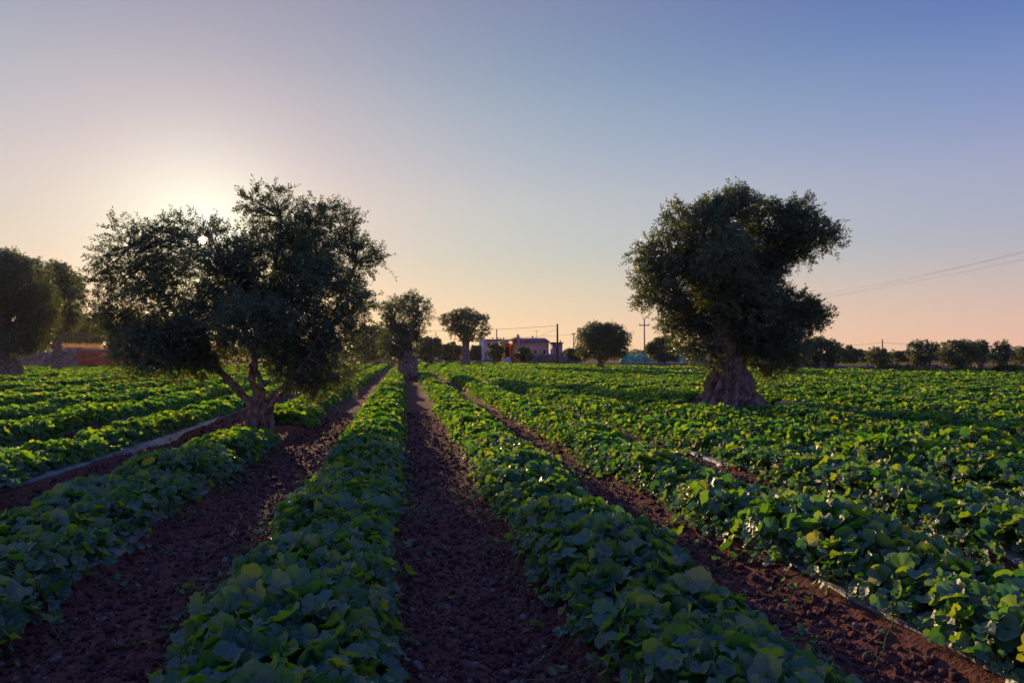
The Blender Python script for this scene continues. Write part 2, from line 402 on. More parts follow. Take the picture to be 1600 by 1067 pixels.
def row_shape(k, y):
    """half width, height and lateral shift of row k's foliage at distance y"""
    base = {0: .46, 1: .41, 2: .41, 3: .49, -1: .49, -2: .43, -3: .52, -4: .52}.get(k, .57)
    hw = base*(1 + .16*n2(y, k*5.3, .55, 31, 2) + .10*n2(y, k*3.1, 2.2, 33, 2))
    H = (.235 if k <= 3 else .25)*(1 + .30*n2(y, k*7.7, .7, 35, 2)+.22*n2(y, k*4.4, 2.6, 37, 2))
    sh = .06*n2(y, k*2.9, .5, 39, 2) + ({-1: -.03, -2: -.09, -3: -.06}.get(k, 0)) 
    if k == -2: sh = sh - .10*np.exp(-((y-12.5)/4)**2)
    return np.clip(hw, .3, .95), np.clip(H, .14, .45), sh
def cull(x, y, m=2.2):
    a = np.arctan2(x, y+3.5)
    return (a > math.radians(-36)) & (a < math.radians(52)) & (y > .6)
def scatter_row(k, y0, y1, dens, size):
    n = int(dens*(y1-y0)*1.3)
    if n <= 0: return None
    y = rng.uniform(y0, y1, n); hw, H, sh = row_shape(k, y)
    q = rng.uniform(-1, 1, n); q = np.sign(q)*np.abs(q)**.85
    top = H*np.sqrt(np.clip(1-np.abs(q)**3.0, 0, 1))
    lump = .05*n2(q*hw*4+k*9, y*4, 1.0, 41, 2)
    drop = rng.exponential(.058, n)
    z = np.maximum(top+lump-drop, .03) + .02 + rng.random(n)*.02
    u = q*hw + sh + rng.normal(size=n)*.04
    x = xc(k) + u
    keep = cull(x, y) & (y < ymax(x)-.4 + 1.0*n2(x, y, .7, 43, 1))
    for tx, ty, tr in TRUNKS: keep &= np.hypot(x-tx, (y-ty)) > tr*(1+.2*n2(x*3, y*3, 1, 44, 1))
    if k == -1: keep &= ~((y > 11.7) & (y < 14.2) & (u > -.9))
    keep &= n2(x, y, 1.1, 45, 2) > (-.95 if k in (-1, -2, -3) else -1.1)
    x, y, z, q, u = x[keep], y[keep], z[keep], q[keep], u[keep]; n = len(x)
    z = z + bed(u)*.10
    nv = np.stack([q*1.0*np.abs(q)**1.2, np.zeros(n)-.05, np.full(n, .8)], 1) + rng.normal(size=(n, 3))*.62
    nv[:, 2] = np.abs(nv[:, 2])+.05
    nv = unit(nv)
    spin = unit(np.stack([q*.5, np.zeros(n), np.zeros(n)], 1) + rng.normal(size=(n, 3))*.8)
    s = size*np.clip(rng.lognormal(0, .36, n), .35, 1.55)
    s *= np.clip(1.1-.35*np.abs(q)**3, .5, 1.2)
    return np.stack([x, y, z], 1), frames(nv, spin), s
N_HI, N_MID, N_LO1, N_LO2 = 9.5, 23, 45, 140
def build_row(k, mbs=None):
    """foliage of row k into (near, far) builders"""
    near, far, stem = mbs if mbs else (MB(), MB(), MB())
    xk = xc(k)
    def yr(r): return math.sqrt(max(r*r-xk*xk, 0)) if r > abs(xk) else 0.0
    ye = float(ymax(xk))+.5
    segs = [(0.8, yr(N_HI), 440, .046, 0), (yr(N_HI), yr(N_MID), 430, .048, 1), (yr(N_MID), yr(N_LO1), 260, .062, 2), (yr(N_LO1), 200, 110, .098, 3)]
    for y0, y1, dens, size, lod in segs:
        y0, y1 = max(y0, .8), min(y1, ye)
        if y1 <= y0+.05: continue
        w = 1.0 if abs(k) <= 3 else 1.2
        r = scatter_row(k, y0, y1, dens*w, size)
        if r is None or len(r[0]) == 0: continue
        p, ax, s = r; n = len(p); idx = rng.integers(0, 36, n)
        if lod == 0:
            for q, (tv, f3, f4, at_) in enumerate(HI):
                m = (idx % 9) == q
                near.inst(tv, f3, p[m], ax[m], s[m], at_)
                # quads share the same vertices: append faces only
                nn = m.sum(); base = near.n - nn*len(tv)
                near.f.append((f4[None] + (np.arange(nn)*len(tv))[:, None, None]).reshape(-1, 4) + base); near.m.append(0)
            # petioles
            tris = p; foot = p.copy(); foot[:, 2] = gz(p[:, 0], p[:, 1], False); foot[:, :2] += rng.normal(size=(n, 2))*.07 
            foot[:, 0] -= (p[:, 0]-xk)*.35
            a = unit(rng.normal(size=(n, 3)))*.0028
            b_ = np.cross(a, unit(p-foot))
            mid = (p+foot)/2 + rng.normal(size=(n, 3))*.012
            V = np.stack([foot+a, foot-a*.5+b_, foot-a*.5-b_, mid+a, mid-a*.5+b_, mid-a*.5-b_, p+a*.8, p-a*.4+b_*.8, p-a*.4-b_*.8], 1)
            F = np.array([(0, 1, 4, 3), (1, 2, 5, 4), (2, 0, 3, 5), (3, 4, 7, 6), (4, 5, 8, 7), (5, 3, 6, 8)])
            stem.add(V.reshape(-1, 3), (F[None]+(np.arange(n)*9)[:, None, None]).reshape(-1, 4))
        elif lod == 1:
            for q, (tv, f) in enumerate(MID):
                m = (idx % 6) == q; far.inst(tv, f, p[m], ax[m], s[m])
        else:
            for q, (tv, f) in enumerate(LO):
                m = (idx % 4) == q; far.inst(tv, f, p[m], ax[m], s[m])
    return near, far, stem

# creeping shoots at the edges of the near rows: vine, small leaves, curled tip
def shoots(k, stem, near, n=26, rmax=11):
    xk = xc(k)
    for _ in range(n):
        y = rng.uniform(2.2, rmax); side = 1 if rng.random() < .5 else -1
        if not cull(np.array([xk]), np.array([y]))[0]: continue
        hw, H, sh = row_shape(k, np.array([y])); x = xk + sh[0] + side*(hw[0]-.08)
        L = rng.uniform(.15, .5); upr = rng.random() < .35
        d = unit(np.array([side*1.0, rng.normal()*.7, 0]))
        t = np.linspace(0, 1, 8); P = np.zeros((8, 3))
        P[:, 0] = x + d[0]*L*t; P[:, 1] = y + d[1]*L*t
        zz = gz(P[:, 0], P[:, 1], False)
        P[:, 2] = zz + .05*(1-t) + (.22*t*(1.2-t) if upr else .035) + (H[0]*.7 if upr else .03)*(1-t)**.8
        P += rng.normal(size=P.shape)*.006
        stem.tube(P, np.linspace(.0045, .002, 8), 5, False)
        for q in range(2, 8):
            m = 1 if q < 7 else 2
            for _2 in range(m):
                pos = P[q] + rng.normal(size=3)*.015; pos[2] += rng.uniform(.01, .05)
                nv = unit(np.array([[rng.normal()*.5, rng.normal()*.5, .8]])); s = np.array([rng.uniform(.014, .040)*(1.15-q/10)])
                tv, f3, f4, at_ = HI[rng.integers(9)]
                b0 = near.n; near.inst(tv, f3, pos[None], frames(nv), s, at_); near.f.append(f4+b0); near.m.append(0)
                stem.tube(np.stack([P[q], (P[q]+pos)/2+.004, pos]), [.002, .0016, .0014], 4, False)
        if rng.random() < .6:                                   # tendril
            c = P[rng.integers(3, 8)]; a = np.linspace(0, rng.uniform(3, 9), 14)
            rr = .03*(1-a/12); T = np.stack([c[0]+side*.05*a/6+rr*np.cos(a)-.03, c[1]+rr*np.sin(a), c[2]+.02+.008*a], 1)
            stem.tube(T, .0011, 3, False)
        if rng.random() < .25:                                  # yellow flower-like young leaf pair stays green at the tip
            pass

def film(k, root, y0=1.0, y1=None, far=False):
    xk = xc(k); y1 = min(y1 or 1e9, float(ymax(xk))-.5, 48)
    st = .06 if abs(k) < 4 else .12
    ys = []; y = y0
    while y < y1: ys.append(y); y += st*(1+y*.05)
    ys = np.array(ys); wk = (.60+.08*n2(ys, 3.3, .9, 59, 2)+.32*np.exp(-((ys-12.2)/2.8)**2)) if k == -2 else (.90+.10*n2(ys, k*2.2, .6, 57, 2)) if k < 0 else np.ones(len(ys)); us = np.array([-.70, -.64, -.58, -.50, -.40, -.28, -.14, 0, .14, .28, .40, .50, .58, .64, .70])*({-1: .68, -2: .78, -3: .68, 2: .50, 3: .62}.get(k, .50))
    Y, U = np.meshgrid(ys, us, indexing='ij')
    edge = np.abs(U) > .85*us[-1]
    U2 = U + np.where(edge, np.sign(U)*.05*n2(Y, U*0+np.sign(U)*3+k, 1.5, 51, 2), 0)
    U2 = U2*wk[:, None]; X = xk+U2; wr = n2(X*1.0, Y, 5.5, 53, 3)*.012 + .007*np.sin(Y*23+6*n2(X, Y, 2, 55, 2))
    Z = bed(U2)*.10*np.clip((60-np.hypot(X, Y))/15, 0, 1) + .022 + wr*.6
    Z = np.where(np.abs(U) > .985*us[-1], -.03, Z)
    for tx, ty, tr in TRUNKS:
        Z = np.where(np.hypot(X-tx, Y-ty) < tr+.15, -.08, Z)
    if k == -1: Z = np.where((Y > 11.6) & (Y < 14.5), -.12, Z)
    n, m = X.shape; i = np.arange(n-1)[:, None]*m; j = np.arange(m-1)[None]
    f = np.stack([i+j, i+j+1, i+m+j+1, i+m+j], -1).reshape(-1, 4)
    MB().add(np.stack([X, Y, Z], -1).reshape(-1, 3), f).build('mulch_film', M['film'], root, True, off=tuple(root.location))

ROW_LABEL = {
 0: 'melon row along the left edge of the wide bare central furrow',
 1: 'leafy melon row bordering the wide bare central furrow on its right side',
 2: 'sunlit melon row second to the right of the bare central furrow',
 3: 'melon row third to the right of the bare central furrow',
 4: 'melon row fourth to the right of the bare central furrow',
 -1: 'melon row interrupted by the olive trunk of the nearest tree',
 -2: 'melon row with pale mulch film exposed just behind the nearest olive trunk',
 -3: 'backlit melon row, second one behind the nearest olive trunk',
 -4: 'dense melon row third behind the nearest olive trunk on the left side of the field',
}
for k in range(-4, 5):
    xk = xc(k)
    root = empty('melon_row', (xk, 4.0, 0.0)); off = tuple(root.location)
    tag(root, ROW_LABEL[k], 'crop row', 'rows of melon plants')
    near, far, stem = build_row(k)
    if abs(k) <= 2 or k == 3: shoots(k, stem, near, 40 if k in (-1, 0, 1, 2) else 20)
    # near and distant leaves of one row are one foliage mesh
    if near.n:
        fo = MB(); b0 = 0
        fo.v = near.v + far.v; fo.a = near.a + far.a
        fo.f = near.f + [f + near.n for f in far.f]; fo.n = near.n+far.n; fo.m = [0]*len(near.f)+[1]*len(far.f)
        fo.build('foliage', [M['melon'], M['melon_far']], root, True, 'vein', off=off)
    else:
        far.build('foliage', M['melon_far'], root, True, off=off)
    if stem.n: stem.build('vines', M['stem'], root, True, off=off)
    film(k, root)
# beyond them the rows close up into one canopy that cannot be counted
far = MB(); near = MB(); stem = MB()
for k in list(range(-24, -4))+list(range(5, 37)):
    build_row(k, (near, far, stem))
far.v = near.v+far.v; far.a = near.a+far.a; far.f = near.f+[f+near.n for f in far.f]; far.m = [0]*len(far.f)
tag(far.build('melon_canopy', M['melon_far'], None, True), 'dense green melon foliage closing over the rows across the far and side field', 'melon plants', kind='stuff')

# ------------------------------------------------------------------ olive trees
OLV = np.array([(0, 0, 0), (.13, .5, .03), (0, 1, -.02), (-.13, .5, .03)], float)
OLF = np.array([(0, 1, 2, 3)])
def bez(a, b, c, n):
    t = np.linspace(0, 1, n)[:, None]; return (1-t)**2*a+2*t*(1-t)*b+t*t*c
def trunk_loft(b, base, h, rb, rn, lean=(0, 0), ridges=7, amp=.22, seed=1, sides=56, rings=34, flare=2.2, bottom=-.12):
    """gnarled olive bole: flared buttressed foot, fluted twisting sides"""
    t = np.linspace(0, 1, rings); th = np.arange(sides)*2*math.pi/sides
    T, TH = np.meshgrid(t, th, indexing='ij')
    R = rn + (rb-rn)*(1-T)**flare
    tw = TH + T*.9*np.sin(seed)
    cyl = np.stack([np.cos(tw)*1.4+seed, np.sin(tw)*1.4, T*1.2], -1)
    fl = np.abs(fbm(np.stack([np.cos(tw)*ridges/3., np.sin(tw)*ridges/3., T*.9+seed], -1), 3, seed))
    fl2 = fbm(np.stack([np.cos(tw)*ridges/1.2, np.sin(tw)*ridges/1.2, T*4+seed], -1), 3, seed+9)
    R = R*(1 - amp*1.6*fl*(.5+.9*(1-T)) + amp*.45*fl2 + .16*fbm(cyl, 2, seed+3)*(1.3-T))
    cx = base[0] + lean[0]*T**1.3; cy = base[1] + lean[1]*T**1.3
    v = np.stack([cx+R*np.cos(TH), cy+R*np.sin(TH), base[2]+bottom+(h-bottom)*T + .06*fl2*h*T], -1)
    i = np.arange(rings-1)[:, None]*sides; j = np.arange(sides)[None]; k = (j+1) % sides
    f = np.stack([i+j, i+k, i+sides+k, i+sides+j], -1).reshape(-1, 4)
    b.add(v.reshape(-1, 3), f)
    top = b.n; b.add([(base[0]+lean[0], base[1]+lean[1], base[2]+h+rn*.4)], np.zeros((0, 4), int)); b.f.pop(); b.m.pop()
    tb = top-sides
    b.f.append(np.stack([tb+np.arange(sides), tb+(np.arange(sides)+1) % sides, np.full(sides, top)], -1)); b.m.append(0)
    return np.array([base[0]+lean[0], base[1]+lean[1], base[2]+h])
def crown_mesh(lobes, twigs_per, leaf, twig_len, per_twig, hole=None, wid=1.0, up=.25, shell=2.6):
    """lobes: list of (centre, (rx, ry, rz) along RT, FH, Z, density). Leaves on short twigs filling the lobes unevenly."""
    P, D = [], []
    big = lobes; lobes = []
    for c, r, den in big:                                   # every lobe breaks up into a core and smaller clumps
        lobes.append((c, tuple(x*.80 for x in r), den))
        for _ in range(5):
            d = unit(rng.normal(size=3)+np.array([0, 0, .15])); q = rng.uniform(.62, .86); m_ = (r[0]*r[1]*r[2])**(1/3)*rng.uniform(.26, .42)
            lobes.append((np.array(c)+(d[0]*RT*r[0]+d[1]*FH*r[1]+d[2]*np.array([0, 0, 1.])*r[2])*q, (m_, m_, m_*.85), den*1.15))
    for c, r, den in lobes:
        n = max(3, int(twigs_per*den*(r[0]*r[1]*r[2])**.72))
        d = unit(rng.normal(size=(n, 3))); q = rng.random(n)**(1/shell)
        # lumpy shell
        q = q*(1+.22*fbm(d*1.8+np.array(c)[None]*.37, 2, 61))
        loc = d*q[:, None]
        P.append(np.array(c)[None] + loc[:, :1]*r[0]*RT + loc[:, 1:2]*r[1]*FH + loc[:, 2:]*r[2]*np.array([0, 0, 1.]))
        D.append(unit(d[:, :1]*RT + d[:, 1:2]*FH + d[:, 2:]*np.array([0, 0, 1.]) + np.array([0, 0, up]) + rng.normal(size=(n, 3))*.45))
    P = np.concatenate(P); D = np.concatenate(D); n = len(P)
    L = twig_len*rng.uniform(.5, 1.4, n)
    ts = (np.arange(per_twig)+.5)/per_twig
    bend = rng.normal(size=(n, 3))*.12 + np.array([0, 0, -.10])
    pos = P[:, None] + D[:, None]*L[:, None, None]*ts[None, :, None] + bend[:, None]*(ts**2)[None, :, None]*L[:, None, None]
    side = unit(np.cross(D, unit(rng.normal(size=(n, 3)))))
    sgn = np.where(np.arange(per_twig) % 2 == 0, 1, -1)
    ang = (np.arange(per_twig)//2 % 2)
    side2 = np.cross(D, side)
    sd = side[:, None]*(1-ang)[None, :, None] + side2[:, None]*ang[None, :, None]
    head = unit(D[:, None]*.8 + sd*sgn[None, :, None]*.9 + rng.normal(size=(n, per_twig, 3))*.25)
    pos = pos.reshape(-1, 3); head = head.reshape(-1, 3)
    nv = unit(np.cross(head, unit(rng.normal(size=head.shape)))); nv *= np.where(nv[:, 2:] < 0, -1, 1)*np.where(rng.random((len(nv), 1)) < .25, -1, 1)
    x = np.cross(head, nv)
    ax = np.stack([x, head, nv], 1)
    s = leaf*rng.uniform(.7, 1.25, len(pos)); sc = np.stack([s*wid, s, s], 1)
    if hole is not None:
        o, d, rad = hole; w = pos-o; dist = np.linalg.norm(w-np.outer(w@d, d), axis=1)
        k = dist > rad*(.7+.6*rng.random(len(pos))); pos, ax, sc = pos[k], ax[k], sc[k]
    b = MB().inst(OLV, OLF, pos, ax, sc)
    return b, P, D, L
def limbs(b, top, lobes, r0, nlimb=7, sub=5, rmin=.012, droop=0.0, sides=8):
    order = sorted(range(len(lobes)), key=lambda i: -np.prod(lobes[i][1]))
    pts = []
    for q, i in enumerate(order):
        c, r, _ = lobes[i]; c = np.array(c)
        if q < nlimb or not pts: start = top + rng.normal(size=3)*r0*.25; rs = r0*rng.uniform(.55, 1.0)
        else:
            A = np.array([p for p, _ in pts]); dd = np.linalg.norm(A-c, axis=1) + .3*np.maximum(A[:, 2]-c[2], 0)
            start, rs = pts[int(dd.argmin())]; rs = max(rs*.75, rmin)
        L = np.linalg.norm(c-start)
        ctl = (start+c)/2 + np.array([0, 0, -.12*L if droop else .05*L]) + rng.normal(size=3)*.09*L
        n = max(6, int(L/.18)); n = min(n, 22)
        P = bez(start, ctl, c, n); P[1:-1] += rng.normal(size=(n-2, 3))*.018*L**.5
        R = np.linspace(rs, max(rs*.25, rmin), n)
        b.tube(P, R, sides, True, .18)
        for k in range(n//3, n): pts.append((P[k], R[k]))
        for _ in range(sub):
            k = rng.integers(n//2, n); d = unit(rng.normal(size=3)+np.array([0, 0, .5]))
            e = c + (d[0]*RT*r[0]+d[1]*FH*r[1]+d[2]*np.array([0, 0, 1.])*r[2])*rng.uniform(.6, .98)
            m = 7; S = bez(P[k], (P[k]+e)/2+rng.normal(size=3)*.12*np.linalg.norm(e-P[k]), e, m)
            b.tube(S, np.linspace(max(R[k]*.5, rmin), rmin*.45, m), 5, False, .15)
def px_lobes(L, d):
    """(px, py, rx, ry, depth offset m, density) in photo pixels at depth d -> real positions and radii"""
    o = []
    for px, py, rx, ry, w, den in L:
        s = (d+w)/FPX; rr = .5*(rx+ry)*s
        o.append((at(px, py, d+w), (rx*s, rr*1.05, ry*s), den))
    return o
def leaf_budget(v): return v

# --- the nearest olive, sun behind its crown
def left_tree():
    base = T_LEFT.copy(); base[2] = 0; d = depth(base)
    root = empty('olive_tree', base)
    tag(root, 'nearest olive tree with a broad ragged crown hiding the sun and a short forked trunk', 'olive tree', 'olive trees in the melon field')
    L = [(440, 344, 60, 42, .2, 1), (512, 358, 48, 45, -.2, 1), (556, 402, 40, 42, .1, .9), (588, 405, 16, 18, 0, .8), (392, 318, 26, 22, -.2, .9),
         (430, 425, 85, 72, .1, 1.15), (508, 470, 62, 68, -.3, 1.1), (470, 545, 64, 42, -.1, 1), (512, 560, 40, 42, -.5, 1), (548, 470, 34, 46, .5, .9),
         (352, 440, 72, 62, .2, 1), (276, 392, 40, 42, .1, .8), (205, 378, 42, 32, -.2, .7), (165, 405, 22, 22, 0, .8), (228, 440, 56, 48, .3, .8),
         (182, 470, 26, 34, .1, .8), (272, 505, 66, 52, -.2, 1.1), (225, 545, 52, 34, -.5, 1.05), (330, 540, 70, 40, .1, 1), (352, 372, 30, 24, .3, .55), (262, 352, 18, 16, 0, .7),
         (400, 500, 78, 50, -.9, 1), (400, 480, 70, 56, 1.0, 1), (200, 520, 34, 36, .2, .9), (432, 308, 26, 12, .1, .8), (545, 350, 18, 16, 0, .7), (448, 585, 28, 22, .3, .6), (285, 560, 60, 30, .2, 1.0), (250, 530, 60, 40, .6, 1.1), (395, 560, 40, 24, .8, .8), (455, 500, 70, 56, .6, 1.1), (480, 400, 60, 50, .8, 1.0), (205, 575, 30, 18, -.3, .8), (530, 520, 34, 34, -.2, 1), (505, 600, 20, 20, -.4, .7), (316, 400, 36, 34, -.4, .8), (325, 365, 30, 24, .2, .8), (290, 360, 26, 24, .2, .7), (500, 590, 42, 26, -.2, .9), (458, 578, 36, 26, -.5, .9), (534, 585, 24, 22, .2, .8), (300, 568, 46, 22, -.3, .9), (462, 600, 26, 20, -.6, .8), (492, 606, 30, 20, -.3, .8), (150, 440, 22, 26, 0, .5), (175, 500, 30, 36, .2, .8), (240, 470, 50, 44, -.2, .6), (190, 430, 40, 40, .3, .45), (238, 385, 36, 36, -.3, .5)]
    lobes = px_lobes(L, d)
    b, P, D, TL = crown_mesh(lobes, 1000, .062, .24, 18, hole=(C0, SUN, .085), wid=1.25, shell=2.4)
    b.build('crown', M['olive'], root, False, off=base)
    t = MB()
    top = trunk_loft(t, base, .62, .42, .20, lean=(.02, 0), ridges=6, amp=.42, seed=4, sides=96, rings=44, flare=1.9)
    # forks seen under the crown
    s = d/FPX
    def pt(px, py, w=0.): return at(px, py, d+w)
    forks = [([pt(398, 640), pt(375, 612), pt(350, 585), pt(325, 560), pt(300, 525, .1), pt(270, 480, .1), pt(235, 425, 0), pt(205, 385, -.1)], .075, .008),
             ([pt(403, 640, .05), pt(400, 612, .1), pt(393, 590, .1), pt(398, 560, .1), pt(410, 500, .1), pt(430, 420, .1), pt(438, 340, .1)], .085, .02),
             ([pt(410, 640, -.05), pt(412, 610, -.1), pt(402, 585, -.2), pt(395, 550, -.3), pt(370, 490, -.3), pt(352, 430, -.2)], .06, .02),
             ([pt(412, 640), pt(425, 618, .1), pt(450, 600, .1), pt(480, 560, .2), pt(520, 490, .2), pt(556, 410, .1)], .065, .018),
             ([pt(412, 645, -.1), pt(430, 625, -.3), pt(455, 595, -.6), pt(480, 560, -.7), pt(500, 520, -.6)], .05, .015)]
    pts = []
    for C, r0, r1 in forks:
        C = np.array(C); n = 26; u = np.linspace(0, len(C)-1, n); P2 = np.stack([np.interp(u, np.arange(len(C)), C[:, i]) for i in range(3)], 1)
        P2[1:-1] = (P2[:-2]+2*P2[1:-1]+P2[2:])/4; P2[2:-1] += rng.normal(size=(n-3, 3))*.012
        R = np.linspace(r0, r1, n)*(1+.12*rng.normal(size=n)); R[0] *= 1.3
        t.tube(P2, R, 10, True, .2)
        pts += [(P2[k], R[k]) for k in range(6, n)]
    A = np.array([p for p, _ in pts])
    for c, r, _ in lobes:
        for q in range(7):
            dd = unit(rng.normal(size=3)+np.array([0, 0, .4])); e = np.array(c)+(dd[0]*RT*r[0]+dd[1]*FH*r[1]+dd[2]*np.array([0, 0, 1.])*r[2])*rng.uniform(.2, .95)
            i = int(np.linalg.norm(A-e, axis=1).argmin()); st, rs = pts[i]
            m = 9; S = bez(st, (st+e)/2+rng.normal(size=3)*.12*np.linalg.norm(e-st), e, m)
            t.tube(S, np.linspace(max(rs*.5, .012), .004, m), 5, False, .15)
    t.build('trunk', M['bark'], root, True, off=base)
    # dark hollow down the front of the bole is cut by deep flutes; a burl ring of roots at the foot
    return root
left_tree()

# --- the massive old olive on the right
def right_tree():
    base = T_RIGHT.copy(); base[2] = 0; d = depth(base)
    root = empty('olive_tree', base)
    tag(root, 'massive old olive tree with a huge flared trunk and lopsided crown in the green crop', 'olive tree', 'olive trees in the melon field')
    L = [(1145, 330, 48, 34, .0, 1.2), (1200, 345, 42, 30, .3, 1.2), (1252, 328, 24, 17, 0, 1.1), (1262, 362, 50, 28, -.2, 1.25), (1292, 375, 18, 22, 0, 1.1), (1250, 400, 24, 16, .2, .7), (1228, 378, 42, 26, .1, 1.1), (1200, 415, 28, 26, .3, 1), (1192, 440, 34, 30, .2, 1.1),
         (1100, 365, 48, 42, -.4, 1.2), (1062, 340, 26, 24, .2, .8), (1040, 395, 40, 38, .1, .95), (1010, 400, 20, 24, 0, .9), (1008, 450, 26, 30, .2, 1), (1055, 445, 52, 42, -.3, 1.2),
         (1125, 420, 66, 56, .2, 1.3), (1180, 400, 44, 40, .6, 1.1), (1155, 480, 62, 48, -.6, 1.3), (1195, 500, 58, 48, .1, 1.25), (1245, 490, 40, 36, .2, 1.15), (1262, 500, 24, 26, -.1, 1.0),
         (1085, 500, 36, 34, .4, .95), (1075, 520, 34, 34, 0, .95), (1052, 500, 22, 26, -.2, .8), (1160, 528, 58, 36, .3, 1.2), (1215, 545, 50, 36, -.2, 1.1), (1105, 552, 30, 26, -.4, .9), (1215, 572, 34, 20, -.2, .9),
         (1150, 312, 24, 18, 0, 1), (1110, 335, 24, 22, .2, .9), (1130, 460, 50, 50, 1.2, 1.1), (1130, 400, 50, 45, -1.2, 1.1)]
    lobes = px_lobes(L, d)
    b, P, D, TL = crown_mesh(lobes, 900, .085, .24, 15, wid=1.3, shell=3.2)
    b.build('crown', M['olive'], root, False, off=base)
    t = MB()
    top = trunk_loft(t, base, 1.75, 1.30, .40, lean=(-.10, .1), ridges=10, amp=.30, seed=11, sides=180, rings=80, flare=3.1)
    r0 = .34
    limbs(t, top+np.array([0, 0, -.15]), lobes, r0, 9, 6, .018, sides=10)
    t.build('trunk', M['bark'], root, True, off=base)
right_tree()

GRP = 'olive trees in the melon field'
def std_tree(name, base, d, L, label, h, rb, rn, seed, twigs=60, leaf=.13, tl=.34, per=10, lean=(0, 0), group=GRP, cat='olive tree', mat='olive', nl=6, sub=3, wid=1.4, auto=True, sides=48):
    global rng
    keep = rng; rng = np.random.default_rng(seed)
    base = np.array(base, float); base[2] = 0
    root = empty(name, base); tag(root, label, cat, group)
    lobes = px_lobes(L, d)
    b, P, D, TL = crown_mesh(lobes, twigs*2.3, leaf*1.1, tl, per, wid=wid, shell=3.0)
    b.build('crown', M[mat], root, False, off=base)
    t = MB(); top = trunk_loft(t, base, h, rb, rn, lean=lean, ridges=7, amp=.26, seed=seed, sides=sides, rings=24, flare=1.8)
    limbs(t, top+np.array([0, 0, -.1]), lobes, rn*.6, nl, sub, .02, sides=6)
    t.build('trunk', M['bark'], root, True, off=base)
    rng = keep; return root
def box_lobes(x0, x1, y0, y1, n, seed, d, den=1.0):
    g = np.random.default_rng(seed); w, h = x1-x0, y1-y0; cx, cy = (x0+x1)/2, (y0+y1)/2; s = d/FPX
    L = [(cx, cy+h*.03, w*.31, h*.31, 0, den)]
    for i in range(n):
        a = 2*math.pi*i/n + g.uniform(-.25, .25); q = g.uniform(.28, .39)
        r = g.uniform(.13, .19)
        L.append((cx+math.cos(a)*w*q, cy-math.sin(a)*h*q, w*r*1.15, h*r, g.uniform(-.3, .3)*w*s, den))
    return L

std_tree('olive_tree', T_MID, depth(T_MID),
         [(632, 500, 30, 30, 0, 1.2), (606, 485, 16, 17, .3, 1), (655, 478, 18, 14, 0, .9), (640, 470, 18, 10, -.2, 1), (662, 497, 12, 18, .3, .7), (618, 530, 22, 26, -.4, 1.1), (600, 540, 14, 20, 0, .9), (640, 535, 16, 22, .2, 1), (655, 525, 12, 14, .4, .6), (620, 475, 16, 10, .2, .8), (606, 510, 14, 16, .5, .9), (612, 556, 14, 12, -.3, .9)],
         'rounded olive tree with a thick grey trunk at the end of the bare central furrow', 1.35, .95, .62, 21, twigs=150, leaf=.12)
std_tree('olive_tree', T_MID2, depth(T_MID2),
         [(728, 505, 22, 18, 0, 1), (703, 505, 15, 13, .5, .9), (716, 492, 13, 10, 0, 1), (735, 492, 14, 9, .3, .9), (748, 503, 14, 13, -.3, 1), (758, 515, 8, 9, 0, .9), (743, 522, 14, 11, .4, .9), (712, 518, 14, 9, -.4, .8), (694, 498, 8, 9, 0, .9), (728, 530, 14, 7, 0, .6)],
         'open branching olive tree with a straight pale trunk, right of the thick grey trunk', 2.7, .78, .36, 22, twigs=75, leaf=.19, per=9, nl=8)
std_tree('olive_tree', T_938, depth(T_938),
         [(925, 525, 20, 20, 0, 1.1), (958, 528, 24, 22, .4, 1.2), (940, 545, 26, 18, -.4, 1.1), (915, 548, 14, 14, 0, 1), (968, 545, 12, 16, .2, 1), (930, 512, 12, 8, 0, 1), (960, 514, 14, 8, 0, 1), (944, 530, 24, 22, .8, 1.1)],
         'dense double-domed olive tree on a short dark trunk in front of the teal netting', .75, .65, .30, 23, twigs=140, leaf=.15, per=9)
std_tree('olive_tree', T_EDGE, depth(T_EDGE),
         [(30, 440, 48, 45, 0, 1.1), (-20, 420, 55, 38, .5, 1.1), (60, 480, 32, 36, -.3, 1.1), (50, 525, 34, 28, 0, 1.1), (15, 500, 50, 46, .6, 1.1), (-30, 480, 55, 50, 0, 1), (10, 415, 30, 22, 0, 1), (76, 500, 14, 22, .2, .9), (30, 535, 26, 18, -.8, 1)],
         'big olive tree at the left edge with a broad leaning twisted trunk', 1.9, 1.25, .8, 24, twigs=190, leaf=.12, lean=(-.9, .2), sides=90)
